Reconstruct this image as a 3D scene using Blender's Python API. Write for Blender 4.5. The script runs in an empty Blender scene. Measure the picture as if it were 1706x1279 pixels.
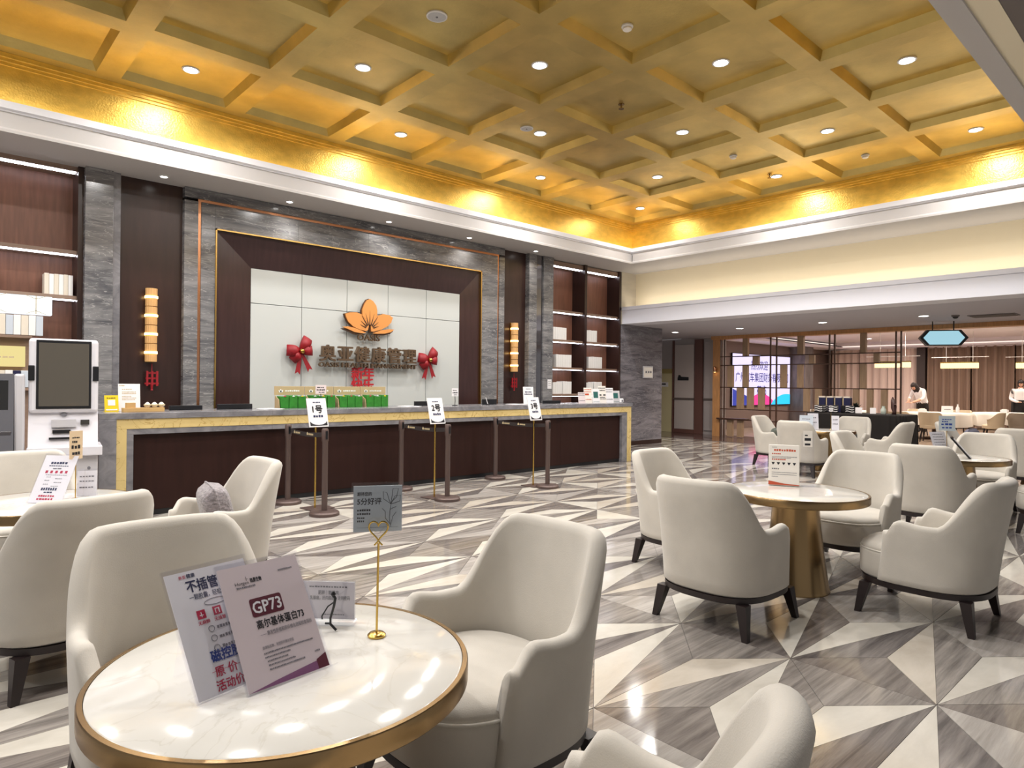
import bpy, bmesh, math, random
from mathutils import Vector, Matrix
random.seed(7)
PI = math.pi
R = math.radians
SC = bpy.context.scene
COL = SC.collection

# ------------------------------------------------------------------ camera
CH = 1.45
cam_d = bpy.data.cameras.new('camera')
cam_d.sensor_width = 36.0
cam_d.lens = 1096.0 / 1706.0 * 36.0
cam_d.clip_start = 0.02
cam_d.clip_end = 200
cam = bpy.data.objects.new('camera', cam_d)
COL.objects.link(cam)
_yaw, _pit, _rol = R(47.69), 0.0003, R(0.56)
_f = Vector((math.cos(_yaw) * math.cos(_pit), math.sin(_yaw) * math.cos(_pit), math.sin(_pit)))
_r = Vector((math.sin(_yaw), -math.cos(_yaw), 0))
_u = _r.cross(_f)
_r2 = _r * math.cos(_rol) + _u * math.sin(_rol)
_u2 = -_r * math.sin(_rol) + _u * math.cos(_rol)
cam.matrix_world = Matrix(((_r2.x, _u2.x, -_f.x, 0), (_r2.y, _u2.y, -_f.y, 0), (_r2.z, _u2.z, -_f.z, CH), (0, 0, 0, 1)))
SC.camera = cam

# ------------------------------------------------------------------ world, exposure
w = bpy.data.worlds.new('world')
SC.world = w
w.use_nodes = True
w.node_tree.nodes['Background'].inputs[0].default_value = (1.0, 0.98, 0.97, 1)
w.node_tree.nodes['Background'].inputs[1].default_value = 0.45
SC.view_settings.view_transform = 'Standard'
SC.view_settings.look = 'None'
SC.view_settings.gamma = 1
SC.view_settings.use_curve_mapping = False
SC.view_settings.exposure = -0.35
SC.cycles.max_bounces = 7
SC.cycles.diffuse_bounces = 3
SC.cycles.glossy_bounces = 3
SC.cycles.transparent_max_bounces = 12

P_COFFER, P_SOFFIT, P_LOW, P_DINING = 29.0, 2.4, 24.0, 36.0
P_COVE, P_CREAM = 60.0, 30.0

def area_light(name, loc, size, power, col=(1, 0.95, 0.88), rot=(0, 0, 0), size_y=None, spread=180, parent=None):
    d = bpy.data.lights.new(name, 'AREA')
    d.energy = power
    d.color = col
    d.shape = 'DISK' if size_y is None else 'RECTANGLE'
    d.size = size
    if size_y is not None:
        d.size_y = size_y
    d.spread = R(spread)
    o = bpy.data.objects.new(name, d)
    COL.objects.link(o)
    o.location = loc
    o.rotation_euler = rot
    if parent is not None:
        o.parent = parent
    return o

# long hidden LED strips of the coves (real lamps of the room)
area_light('cove_light', (4.0, 9.13, 4.40), 15.6, P_COVE, (1, 0.89, 0.66), (PI, 0, 0), 0.06)
area_light('cove_light', (11.93, 5.4, 4.40), 7.2, P_COVE * 0.5, (1, 0.89, 0.66), (PI, 0, R(90)), 0.06)
area_light('cove_light', (12.62, 2.4, 3.28), 14.6, P_CREAM * 1.9, (1, 0.90, 0.76), (PI + R(20), 0, R(90)), 0.08)

# ------------------------------------------------------------------ materials
def lin(c):
    c = c / 255.0
    return c / 12.92 if c <= 0.04045 else ((c + 0.055) / 1.055) ** 2.4
def C(r, g, b):
    return (lin(r), lin(g), lin(b), 1)
MATS = {}
def mat(name, col, rough=0.5, metal=0.0, spec=0.5, emit=None, es=0, noise=None, bump=None, coat=0, sheen=0, trans=0, alpha=1):
    """noise=(scale, amount, stretch xyz): subtle colour variation; bump=(scale, strength)"""
    m = bpy.data.materials.new(name)
    m.use_nodes = True
    nt = m.node_tree
    b = nt.nodes['Principled BSDF']
    b.inputs['Base Color'].default_value = col
    b.inputs['Roughness'].default_value = rough
    b.inputs['Metallic'].default_value = metal
    b.inputs['Specular IOR Level'].default_value = spec
    b.inputs['Coat Weight'].default_value = coat
    b.inputs['Sheen Weight'].default_value = sheen
    b.inputs['Transmission Weight'].default_value = trans
    b.inputs['Alpha'].default_value = alpha
    if emit is not None:
        b.inputs['Emission Color'].default_value = emit
        b.inputs['Emission Strength'].default_value = es
    if noise or bump:
        tc = nt.nodes.new('ShaderNodeNewGeometry')
    if noise:
        sc, amt, st = noise
        mp = nt.nodes.new('ShaderNodeMapping'); mp.inputs['Scale'].default_value = st
        nz = nt.nodes.new('ShaderNodeTexNoise'); nz.inputs['Scale'].default_value = sc; nz.inputs['Detail'].default_value = 5
        nt.links.new(tc.outputs['Position'], mp.inputs[0]); nt.links.new(mp.outputs[0], nz.inputs['Vector'])
        rp = nt.nodes.new('ShaderNodeValToRGB')
        e = rp.color_ramp.elements
        e[0].position = 0.3; e[1].position = 0.72
        e[0].color = tuple(max(0, c * (1 - amt)) for c in col[:3]) + (1,)
        e[1].color = tuple(min(1, c * (1 + amt)) for c in col[:3]) + (1,)
        nt.links.new(nz.outputs['Fac'], rp.inputs[0]); nt.links.new(rp.outputs[0], b.inputs['Base Color'])
    if bump:
        nb = nt.nodes.new('ShaderNodeTexNoise'); nb.inputs['Scale'].default_value = bump[0]; nb.inputs['Detail'].default_value = 4
        bp = nt.nodes.new('ShaderNodeBump'); bp.inputs['Strength'].default_value = bump[1]; bp.inputs['Distance'].default_value = 0.01
        nt.links.new(tc.outputs['Position'], nb.inputs['Vector']); nt.links.new(nb.outputs['Fac'], bp.inputs['Height'])
        nt.links.new(bp.outputs[0], b.inputs['Normal'])
    MATS[name] = m
    return m
def marble(name, c0, c1, rough, scale=(1, 1, 4), ns=1.3, vein=None, dist=1.5, rot=0.0):
    m = mat(name, c0, rough)
    nt = m.node_tree; b = nt.nodes['Principled BSDF']
    g = nt.nodes.new('ShaderNodeNewGeometry')
    mp = nt.nodes.new('ShaderNodeMapping'); mp.inputs['Scale'].default_value = scale; mp.inputs['Rotation'].default_value = (0, rot, 0)
    nz = nt.nodes.new('ShaderNodeTexNoise'); nz.inputs['Scale'].default_value = ns; nz.inputs['Detail'].default_value = 9
    nz.inputs['Distortion'].default_value = dist; nz.inputs['Roughness'].default_value = 0.62
    rp = nt.nodes.new('ShaderNodeValToRGB'); e = rp.color_ramp.elements
    e[0].position = 0.34; e[1].position = 0.68; e[0].color = c0; e[1].color = c1
    nt.links.new(g.outputs['Position'], mp.inputs[0]); nt.links.new(mp.outputs[0], nz.inputs['Vector'])
    nt.links.new(nz.outputs['Fac'], rp.inputs[0])
    out = rp.outputs[0]
    if vein:
        n2 = nt.nodes.new('ShaderNodeTexNoise'); n2.inputs['Scale'].default_value = ns * 2.1; n2.inputs['Detail'].default_value = 6
        n2.inputs['Distortion'].default_value = 2.0
        r2 = nt.nodes.new('ShaderNodeValToRGB'); q = r2.color_ramp.elements
        q[0].position = 0.485; q[1].position = 0.515; q[0].color = (0, 0, 0, 1); q[1].color = (0, 0, 0, 1)
        x = r2.color_ramp.elements.new(0.5); x.color = (1, 1, 1, 1)
        mx = nt.nodes.new('ShaderNodeMix'); mx.data_type = 'RGBA'; mx.inputs[7].default_value = vein
        nt.links.new(mp.outputs[0], n2.inputs['Vector']); nt.links.new(n2.outputs['Fac'], r2.inputs[0])
        nt.links.new(r2.outputs[0], mx.inputs[0]); nt.links.new(out, mx.inputs[6]); out = mx.outputs[2]
    nt.links.new(out, b.inputs['Base Color'])
    return m
def stone(name, c0, c1, ang, grain, rough=0.10):
    """polished floor stone with a straight grain turned by ang in the floor plane"""
    m = mat(name, c0, rough)
    nt = m.node_tree; b = nt.nodes['Principled BSDF']
    g = nt.nodes.new('ShaderNodeNewGeometry')
    mp = nt.nodes.new('ShaderNodeMapping'); mp.inputs['Rotation'].default_value = (0, 0, R(ang)); mp.inputs['Scale'].default_value = (1.2, grain, 1)
    mp.inputs['Location'].default_value = (ang * 0.37, ang * 0.11, 0)
    nz = nt.nodes.new('ShaderNodeTexNoise'); nz.inputs['Scale'].default_value = 1.0; nz.inputs['Detail'].default_value = 7
    nz.inputs['Roughness'].default_value = 0.66; nz.inputs['Distortion'].default_value = 0.35
    rp = nt.nodes.new('ShaderNodeValToRGB'); e = rp.color_ramp.elements
    e[0].position = 0.36; e[1].position = 0.66; e[0].color = c0; e[1].color = c1
    nt.links.new(g.outputs['Position'], mp.inputs[0]); nt.links.new(mp.outputs[0], nz.inputs['Vector'])
    nt.links.new(nz.outputs['Fac'], rp.inputs[0]); nt.links.new(rp.outputs[0], b.inputs['Base Color'])
    return m
def clear(name, tint=(0.97, 0.98, 1, 1), gloss=0.10):
    m = bpy.data.materials.new(name); m.use_nodes = True
    nt = m.node_tree; nt.nodes.clear()
    o = nt.nodes.new('ShaderNodeOutputMaterial'); t = nt.nodes.new('ShaderNodeBsdfTransparent'); g = nt.nodes.new('ShaderNodeBsdfGlossy')
    mx = nt.nodes.new('ShaderNodeMixShader')
    t.inputs[0].default_value = tint; g.inputs['Roughness'].default_value = 0.06
    mx.inputs[0].default_value = gloss
    nt.links.new(t.outputs[0], mx.inputs[1]); nt.links.new(g.outputs[0], mx.inputs[2]); nt.links.new(mx.outputs[0], o.inputs[0])
    MATS[name] = m
    return m
def glow(name, col, s):
    return mat(name, (0, 0, 0, 1), 0.5, emit=col, es=s)

FABRIC = mat('fabric', C(198, 192, 182), 0.9, spec=0.2, noise=(5, 0.06, (1, 1, 1)), bump=(260, 0.12), sheen=0.25)
PIPING = mat('piping', C(214, 209, 199), 0.8, spec=0.2)
LEGWOOD = mat('leg_wood', C(34, 24, 24), 0.38)
BRONZE = mat('bronze', C(150, 124, 88), 0.27, metal=1.0, noise=(9, 0.08, (1, 1, 0.2)))
TABLETOP = marble('table_marble', C(212, 209, 202), C(219, 216, 209), 0.11, (1, 1, 1), 1.1, C(208, 204, 195), 1.2)
DARKWOOD = mat('dark_wood', C(50, 32, 28), 0.28, noise=(6, 0.16, (3, 3, 0.35)))
NICHEWOOD = mat('niche_wood', C(58, 38, 37), 0.22, noise=(6, 0.12, (3, 3, 0.35)))
COUNTERWOOD = mat('counter_wood', C(44, 24, 20), 0.45, spec=0.2, noise=(6, 0.14, (3, 3, 0.35)))
WALNUT = mat('walnut', C(126, 84, 66), 0.42, noise=(7, 0.18, (4, 4, 0.35)))
SHELFWOOD = mat('shelf_wood', C(140, 116, 100), 0.4, noise=(7, 0.12, (0.4, 4, 4)))
OAK = mat('oak', C(196, 142, 90), 0.45, noise=(9, 0.14, (3, 3, 0.4)))
SLAT = mat('slat_wood', C(166, 138, 110), 0.5, noise=(9, 0.12, (3, 3, 0.4)))
SCREENWOOD = mat('screen_wood', C(72, 44, 30), 0.4)
GREYMARBLE = marble('grey_marble', C(82, 82, 86), C(142, 140, 140), 0.14, (0.7, 1, 4.2), 1.15, C(164, 162, 160), 1.6, R(6))
PILLARMARBLE = marble('pillar_marble', C(84, 82, 88), C(140, 136, 142), 0.16, (0.7, 1, 4.2), 1.3, C(156, 152, 156), 1.8, R(-8))
COUNTERMARBLE = marble('counter_marble', C(104, 103, 108), C(140, 138, 141), 0.2, (2.5, 1, 4), 1.3)
YELLOWMARBLE = marble('yellow_marble', C(205, 180, 118), C(222, 198, 136), 0.25, (1, 1, 1), 1.6, C(180, 148, 84), 1.3)
COPPER = mat('copper', C(205, 148, 112), 0.25, metal=1.0)
GOLDTRIM = mat('gold_trim', C(206, 170, 104), 0.25, metal=1.0)
BRASS = mat('brass', C(206, 172, 92), 0.2, metal=1.0)
GOLD = mat('gold_leaf', C(204, 180, 112), 0.36, metal=0.92, noise=(2.2, 0.16, (1, 1, 1)), bump=(34, 0.16))
GOLDBAND = mat('gold_leaf_band', C(220, 182, 88), 0.34, metal=0.6, noise=(6, 0.16, (1, 1, 2)), bump=(46, 0.35))
WHITE = mat('white_paint', C(222, 220, 220), 0.6)
SOFFIT = mat('soffit_paint', C(190, 186, 184), 0.65)
LIPWHITE = mat('lip_white', C(226, 226, 232), 0.5)
CREAM = mat('cream_paint', C(236, 224, 196), 0.7)
BEAMWHITE = mat('beam_white', C(222, 222, 230), 0.55)
LOWCEIL = mat('low_ceiling_paint', C(188, 186, 194), 0.7)
DARKGREY = mat('dark_grey', C(112, 104, 100), 0.7)
WHITEPANEL = mat('white_panel', C(196, 199, 196), 0.28)
BLACK = mat('black_plastic', C(20, 20, 24), 0.35)
BLACKCLOTH = mat('black_cloth', C(20, 15, 14), 0.85)
POSTBROWN = mat('stanchion_brown', C(94, 78, 74), 0.45, metal=0.35)
BELT = mat('belt_cloth', C(44, 36, 36), 0.8)
PAPER = mat('paper', C(236, 234, 236), 0.5)
PAPERWARM = mat('paper_warm', C(238, 232, 224), 0.45)
PINKPAPER = mat('pink_paper', C(228, 214, 214), 0.35)
SILVERCARD = mat('silver_card', C(176, 186, 192), 0.3)
INK = mat('ink_black', C(30, 30, 36), 0.6)
INKGREY = mat('ink_grey', C(120, 118, 124), 0.6)
INKBLUE = mat('ink_blue', C(34, 62, 140), 0.6)
INKNAVY = mat('ink_navy', C(30, 38, 78), 0.6)
INKRED = mat('ink_red', C(190, 40, 74), 0.6)
INKMAROON = mat('ink_maroon', C(98, 34, 50), 0.5)
INKPURPLE = mat('ink_purple', C(140, 90, 128), 0.5)
INKORANGE = mat('ink_orange', C(196, 84, 54), 0.6)
INKTEAL = mat('ink_teal', C(40, 96, 92), 0.6)
INKTAN = mat('ink_tan', C(196, 178, 140), 0.6)
INKWHITE = mat('ink_white', C(240, 238, 238), 0.6)
RED = mat('red_fabric', C(146, 14, 28), 0.5)
REDCUT = mat('red_cutout', C(176, 24, 36), 0.5)
LETTERBRONZE = mat('letter_bronze', C(128, 106, 86), 0.3, metal=0.8)
LOGOGOLD = mat('logo_gold', C(232, 158, 88), 0.38, metal=0.35)
LOGODARK = mat('logo_dark', C(72, 46, 28), 0.4)
KIOSKWHITE = mat('kiosk_white', C(226, 224, 230), 0.3)
KIOSKGREY = mat('kiosk_grey', C(200, 198, 202), 0.4)
SCREENGLASS = mat('screen_glass', C(30, 29, 28), 0.08, spec=0.8)
SCREENOFF = mat('screen_off', C(84, 78, 68), 0.10, spec=1.0)
YELLOWPLASTIC = mat('yellow_plastic', C(238, 206, 40), 0.35)
GREENBOX = mat('green_box', C(48, 128, 40), 0.4, noise=(20, 0.2, (1, 1, 1)))
BEIGECARD = mat('beige_card', C(186, 162, 124), 0.6)
WOODBLOCK = mat('wood_block', C(200, 162, 104), 0.6)
BOOKWHITE = mat('book_white', C(236, 234, 232), 0.55)
BOOKCREAM = mat('book_cream', C(222, 212, 196), 0.55)
BOOKBLUE = mat('book_blue', C(196, 204, 214), 0.55)
PILLOW = mat('grey_fur', C(138, 130, 133), 0.95, noise=(30, 0.45, (1, 1, 3)), bump=(60, 0.9), sheen=0.4)
PILLOWSLATE = mat('slate_cushion', C(124, 124, 140), 0.9, bump=(80, 0.3))
CLOTH = mat('table_cloth', C(228, 222, 212), 0.85)
DCHAIR = mat('dining_fabric', C(206, 190, 164), 0.85)
DCHAIRG = mat('dining_fabric_grey', C(150, 138, 124), 0.85)
CURTAIN = mat('curtain_cloth', C(146, 122, 108), 0.8, noise=(3, 0.14, (6, 6, 0.1)))
SHEER = mat('sheer_cloth', C(226, 204, 196), 0.8, noise=(3, 0.06, (6, 6, 0.1)))
CORRIDOR = mat('corridor_panel', C(196, 186, 182), 0.5)
CORRIDOR2 = mat('corridor_panel_grey', C(172, 165, 165), 0.5)
CORRIDORRED = mat('corridor_wood', C(104, 70, 62), 0.4)
OLIVE = mat('olive_panel', C(214, 204, 160), 0.5)
OLIVEDARK = mat('olive_dark', C(168, 152, 96), 0.5)
STONECOL = mat('stone_column', C(112, 104, 104), 0.6, noise=(3, 0.3, (2, 2, 0.6)))
DINCEIL = mat('dining_ceiling', C(232, 224, 232), 0.7)
SKIN = mat('skin', C(226, 176, 150), 0.6)
HAIR = mat('hair', C(34, 24, 24), 0.55)
SHIRT = mat('shirt_white', C(240, 236, 238), 0.8)
TROUSER = mat('trouser_black', C(24, 22, 24), 0.8)
NAVYBAG = mat('navy_bag', C(28, 30, 66), 0.4)
STRIPE_W = mat('stripe_white', C(224, 222, 222), 0.8)
GLASSCLEAR = clear('acrylic_clear', (0.96, 0.97, 0.99, 1), 0.09)
GLASSFILM = clear('plastic_film', (0.985, 0.985, 1, 1), 0.05)
PANE = clear('glass_pane', (0.92, 0.95, 0.96, 1), 0.14)
L_DOWN = glow('downlight_lens', (0.92, 0.97, 1, 1), 22)
L_SPOT = glow('spot_lens', (1, 0.97, 0.92, 1), 22)
L_STRIP = glow('led_strip', (0.86, 0.88, 1, 1), 15)
L_BULB = glow('sconce_bulb', (1, 0.62, 0.22, 1), 11)
L_TUBE = mat('sconce_glass', C(206, 160, 104), 0.35, emit=(1, 0.55, 0.22, 1), es=0.12)
L_YELLOW = glow('yellow_lightbox', (1, 0.83, 0.34, 1), 1.1)
L_LANT = glow('lantern_glass', (0.50, 0.86, 1, 1), 0.95)
L_BOX = glow('white_lightbox', (0.86, 0.95, 1, 1), 1.5)
L_CRYSTAL = glow('crystal_glow', (1, 0.70, 0.34, 1), 2.6)
L_WHITE = glow('display_white', (0.80, 0.72, 1, 1), 1.5)
L_BLUE = glow('display_blue', (0.03, 0.05, 0.36, 1), 1.5)
L_PINK = glow('display_pink', (1, 0.05, 0.30, 1), 1.5)
L_CYAN = glow('display_cyan', (0.03, 0.62, 1, 1), 1.5)
L_TEXT = glow('display_text', (0.04, 0.03, 0.34, 1), 0.8)
L_COVEBAR = glow('dining_cove', (1, 0.84, 0.72, 1), 1.6)
STONES = [
    stone('stone_cream', C(192, 186, 175), C(213, 208, 198), 10, 3.0),
    stone('stone_cream_warm', C(184, 174, 160), C(206, 198, 186), 80, 3.0),
    stone('stone_light_grey', C(150, 144, 138), C(186, 180, 174), 25, 16),
    stone('stone_mid_grey', C(112, 106, 102), C(164, 157, 150), -35, 20),
    stone('stone_dark_grey', C(88, 83, 82), C(138, 131, 127), 60, 20),
    stone('stone_taupe', C(96, 89, 86), C(142, 134, 128), -75, 18),
]
GROUT = mat('grout', C(90, 84, 80), 0.5)

# ------------------------------------------------------------------ mesh helpers
class MB:
    def __init__(s):
        s.v = []; s.f = []; s.m = []; s.cur = 0
    def add(s, vs, fs, m=None):
        o = len(s.v); s.v += [tuple(p) for p in vs]
        for f in fs:
            s.f.append(tuple(i + o for i in f)); s.m.append(s.cur if m is None else m)
        return s
    def box(s, x0, x1, y0, y1, z0, z1, m=None):
        return s.add([(x0, y0, z0), (x1, y0, z0), (x1, y1, z0), (x0, y1, z0), (x0, y0, z1), (x1, y0, z1), (x1, y1, z1), (x0, y1, z1)],
                     [(3, 2, 1, 0), (4, 5, 6, 7), (0, 1, 5, 4), (1, 2, 6, 5), (2, 3, 7, 6), (3, 0, 4, 7)], m)
    def bbox(s, x0, x1, y0, y1, z0, z1, b=0.005, m=None):
        """box with chamfered edges"""
        bm = bmesh.new()
        vs = [bm.verts.new(p) for p in [(x0, y0, z0), (x1, y0, z0), (x1, y1, z0), (x0, y1, z0), (x0, y0, z1), (x1, y0, z1), (x1, y1, z1), (x0, y1, z1)]]
        for f in [(3, 2, 1, 0), (4, 5, 6, 7), (0, 1, 5, 4), (1, 2, 6, 5), (2, 3, 7, 6), (3, 0, 4, 7)]:
            bm.faces.new([vs[i] for i in f])
        bmesh.ops.bevel(bm, geom=bm.edges[:], offset=b, segments=2, affect='EDGES', profile=0.5)
        return s.bm(bm, m)
    def bm(s, bm, m=None):
        bm.verts.index_update()
        s.add([v.co[:] for v in bm.verts], [[v.index for v in f.verts] for f in bm.faces], m)
        bm.free()
        return s
    def hexa(s, p, m=None):
        return s.add(p, [(3, 2, 1, 0), (4, 5, 6, 7), (0, 1, 5, 4), (1, 2, 6, 5), (2, 3, 7, 6), (3, 0, 4, 7)], m)
    def lathe(s, prof, n=32, cx=0, cy=0, m=None, cap=True):
        vs = []; fs = []
        for r, z in prof:
            for i in range(n):
                a = 2 * PI * i / n
                vs.append((cx + r * math.cos(a), cy + r * math.sin(a), z))
        for k in range(len(prof) - 1):
            for i in range(n):
                j = (i + 1) % n
                fs.append((k * n + i, k * n + j, (k + 1) * n + j, (k + 1) * n + i))
        if cap:
            fs.append(tuple(range(n - 1, -1, -1))); fs.append(tuple((len(prof) - 1) * n + i for i in range(n)))
        return s.add(vs, fs, m)
    def tube(s, pts, r, n=8, m=None, closed=False):
        pts = [Vector(p) for p in pts]; vs = []; fs = []
        N = len(pts); up = None
        for k, p in enumerate(pts):
            a = pts[(k - 1) % N] if (closed or k > 0) else p
            b = pts[(k + 1) % N] if (closed or k < N - 1) else p
            t = (b - a).normalized()
            if up is None:
                up = Vector((0, 0, 1)) if abs(t.z) < 0.9 else Vector((1, 0, 0))
            x = t.cross(up)
            if x.length < 1e-5:
                x = t.orthogonal()
            x.normalize(); y = x.cross(t); up = y
            rr = r[k] if isinstance(r, (list, tuple)) else r
            for i in range(n):
                q = 2 * PI * i / n
                vs.append(p + x * rr * math.cos(q) + y * rr * math.sin(q))
        for k in range(N if closed else N - 1):
            for i in range(n):
                j = (i + 1) % n; k2 = (k + 1) % N
                fs.append((k * n + i, k * n + j, k2 * n + j, k2 * n + i))
        if not closed:
            fs.append(tuple(range(n - 1, -1, -1))); fs.append(tuple((N - 1) * n + i for i in range(n)))
        return s.add(vs, fs, m)
    def prism(s, poly, d0, d1, axis='y', m=None):
        """polygon in the plane across axis, from d0 to d1"""
        n = len(poly)
        def P(a, b, d):
            return (a, d, b) if axis == 'y' else ((d, a, b) if axis == 'x' else (a, b, d))
        vs = [P(a, b, d0) for a, b in poly] + [P(a, b, d1) for a, b in poly]
        fs = [tuple(range(n)), tuple(range(2 * n - 1, n - 1, -1))] + [(i, i + n, (i + 1) % n + n, (i + 1) % n) for i in range(n)]
        return s.add(vs, fs, m)
    def mesh(s, name, mats, smooth=False, fix=True):
        me = bpy.data.meshes.new(name)
        me.from_pydata(s.v, [], s.f)
        for x in (mats if isinstance(mats, (list, tuple)) else [mats]):
            me.materials.append(x)
        if any(s.m):
            me.polygons.foreach_set('material_index', s.m)
        if fix:
            b = bmesh.new(); b.from_mesh(me); bmesh.ops.recalc_face_normals(b, faces=b.faces[:]); b.to_mesh(me); b.free()
        if smooth:
            me.polygons.foreach_set('use_smooth', [True] * len(me.polygons))
            if smooth != 'all':
                me.set_sharp_from_angle(angle=R(smooth if smooth is not True else 40))
        me.update()
        return me
    def build(s, name, mats, parent=None, loc=None, rot=None, smooth=False, **tags):
        return link(name, s.mesh(name, mats, smooth), parent, loc, rot, **tags)
def link(name, me, parent=None, loc=None, rot=None, **tags):
    o = bpy.data.objects.new(name, me)
    COL.objects.link(o)
    if parent is not None:
        o.parent = parent
    if loc is not None:
        o.location = loc
    if rot is not None:
        o.rotation_euler = rot
    return tag(o, **tags)
def tag(o, label=None, cat=None, group=None, kind=None):
    if label: o['label'] = label
    if cat: o['category'] = cat
    if group: o['group'] = group
    if kind: o['kind'] = kind
    return o
def thing(name, label, cat, loc=(0, 0, 0), rz=0.0, group=None, rot=None):
    o = bpy.data.objects.new(name, None)
    o.empty_display_size = 0.1
    COL.objects.link(o)
    o.location = loc
    o.rotation_euler = rot if rot else (0, 0, rz)
    return tag(o, label, cat, group)
def struct(name, mb, mats, label, cat, smooth=False):
    return mb.build(name, mats, smooth=smooth, label=label, cat=cat, kind='structure')
KIDS = {}
def dup(root, loc, rz, label, group=None):
    """a copy of a thing with copies of its parts and sub-parts, sharing mesh data"""
    def cp(o, par):
        c = o.copy(); COL.objects.link(c); c.parent = par
        for ch in o.children:
            cp(ch, c)
        return c
    r = cp(root, None)
    r.location = loc; r.rotation_euler = (0, 0, rz); r['label'] = label
    if group: r['group'] = group
    return r

# text as mesh: a list of (string, x, z, size, align, bold) in the local xz plane, facing -y
def text_into(mb, items, y=0.0, ext=0.0, m=None):
    for it in items:
        body, x, z, size = it[:4]
        al = it[4] if len(it) > 4 else 'LEFT'
        bold = it[5] if len(it) > 5 else 0.0
        wide = it[6] if len(it) > 6 else None
        cu = bpy.data.curves.new('t', 'FONT'); cu.body = body; cu.size = size; cu.align_x = 'LEFT'
        cu.resolution_u = 2; cu.extrude = ext
        ob = bpy.data.objects.new('t', cu); COL.objects.link(ob)
        bpy.context.view_layer.update()
        me = bpy.data.meshes.new_from_object(ob.evaluated_get(bpy.context.evaluated_depsgraph_get()))
        xs = [v.co.x for v in me.vertices] or [0]
        x0, x1 = min(xs), max(xs); k = 1.0
        if wide: k = wide / max(1e-6, x1 - x0)
        off = x - x0 * k if al == 'LEFT' else (x - (x0 + x1) / 2 * k if al == 'CENTER' else x - x1 * k)
        bb = bold * size
        for q, (sx_, sz_) in enumerate([(0, 0)] if bb <= 0 else [(-bb, 0), (bb, 0), (0, bb), (0, -bb)]):
            mb.add([(v.co.x * k + off + sx_, y - v.co.z - q * 0.00004, v.co.y + z + sz_) for v in me.vertices], [list(p.vertices) for p in me.polygons], m)
        bpy.data.objects.remove(ob); bpy.data.curves.remove(cu); bpy.data.meshes.remove(me)
    return mb
def bar_into(mb, bars, y=0.0, m=None):
    """flat printed marks (x0, x1, z0, z1) in the local xz plane"""
    for x0, x1, z0, z1 in bars:
        mb.add([(x0, y, z0), (x1, y, z0), (x1, y, z1), (x0, y, z1)], [(0, 1, 2, 3)], m)
    return mb
def dashes(x0, x1, z, h, n, seed=0, gap=0.25):
    """a row of unreadably small characters as short printed dashes"""
    rd = random.Random(seed + int(1000 * z) + n); st = (x1 - x0) / n; out = []
    for i in range(n):
        a = x0 + i * st
        out.append((a, a + st * (1 - gap * (0.5 + rd.random())), z, z + h * (0.75 + 0.25 * rd.random())))
    return out
def printed(parent, name, mtl, texts=(), bars=(), y=-0.001):
    mb = MB()
    text_into(mb, texts, y); bar_into(mb, bars, y)
    o = link(name, mb.mesh(name, mtl, fix=False), parent, kind='stuff' if bars else None)
    return o
def inside_view(p):
    d = Vector(p) - Vector((0, 0, CH)); z = d.dot(_f)
    if z < 0.1: return None
    return (853 + 1096 * d.dot(_r2) / z, 639.5 - 1096 * d.dot(_u2) / z, z)

# ------------------------------------------------------------------ floor
fl = struct('floor', MB().box(-5, 32, -6, 15, -0.12, -0.003), GROUT, 'polished floor of grey and cream stone triangles meeting in stars', 'floor')
AX, AY, X0, Y0, Y1 = 1.21, 0.68, 2.27, 1.93, 1.59
def node(k, m):
    return (X0 + AX * k, (Y0 if k % 2 == 0 else Y1) + AY * m)
tiles = []
TH = 0.0027
def tile_shape(pts):
    c = (sum(p[0] for p in pts) / 3, sum(p[1] for p in pts) / 3)
    loc = [(p[0] - c[0], p[1] - c[1]) for p in pts]
    # inset by a joint of about 1 mm
    A = abs((loc[1][0] - loc[0][0]) * (loc[2][1] - loc[0][1]) - (loc[2][0] - loc[0][0]) * (loc[1][1] - loc[0][1])) / 2
    per = sum(math.hypot(loc[i][0] - loc[i - 1][0], loc[i][1] - loc[i - 1][1]) for i in range(3))
    k = 1 - 0.0011 / (2 * A / per)
    return c, [(a * k, b * k) for a, b in loc]
rd = random.Random(5)
for k in range(-5, 12):
    for m in range(-10, 18):
        a = node(k, m); b = node(k, m + 1)
        for s in (1, -1):
            kk = k + s
            # apex node between the two base nodes, one row on / back
            ay = (a[1] + b[1]) / 2
            apex = (X0 + AX * kk, ay)
            cen = ((a[0] * 2 + apex[0]) / 3, ay)
            tri = [('base', (a, b, cen)), ('high', (b, apex, cen)), ('low', (apex, a, cen))]
            for nm, pts in tri:
                q = rd.random()
                if nm == 'low': mi = 0 if q < 0.55 else (1 if q < 0.8 else 2)
                elif nm == 'high': mi = 4 if q < 0.45 else (5 if q < 0.72 else 3)
                else: mi = 2 if q < 0.35 else (3 if q < 0.72 else (5 if q < 0.9 else 0))
                c, loc = tile_shape(pts)
                if -4.5 < c[0] < 15.6 and -5.5 < c[1] < 12.6:
                    pp = [inside_view((x, y, 0)) for x, y in pts]
                    area = 0
                    if all(pp) and any(-60 < p[0] < 1766 and p[1] < 1380 for p in pp):
                        area = abs((pp[1][0] - pp[0][0]) * (pp[2][1] - pp[0][1]) - (pp[2][0] - pp[0][0]) * (pp[1][1] - pp[0][1])) / 2
                    tiles.append((area, s, nm, mi, c, loc))
tiles.sort(key=lambda t: -t[0])
TM = {}
rest = MB()
for n, (area, s, nm, mi, c, loc) in enumerate(tiles):
    if n < 300:
        key = (s, nm, mi)
        if key not in TM:
            TM[key] = MB().prism(loc, -TH, 0, 'z').mesh('floor_tile', STONES[mi])
        link('floor_tile', TM[key], fl, (c[0], c[1], 0))
    else:
        rest.prism([(a + c[0], b + c[1]) for a, b in loc], -TH, 0, 'z', mi)
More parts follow.
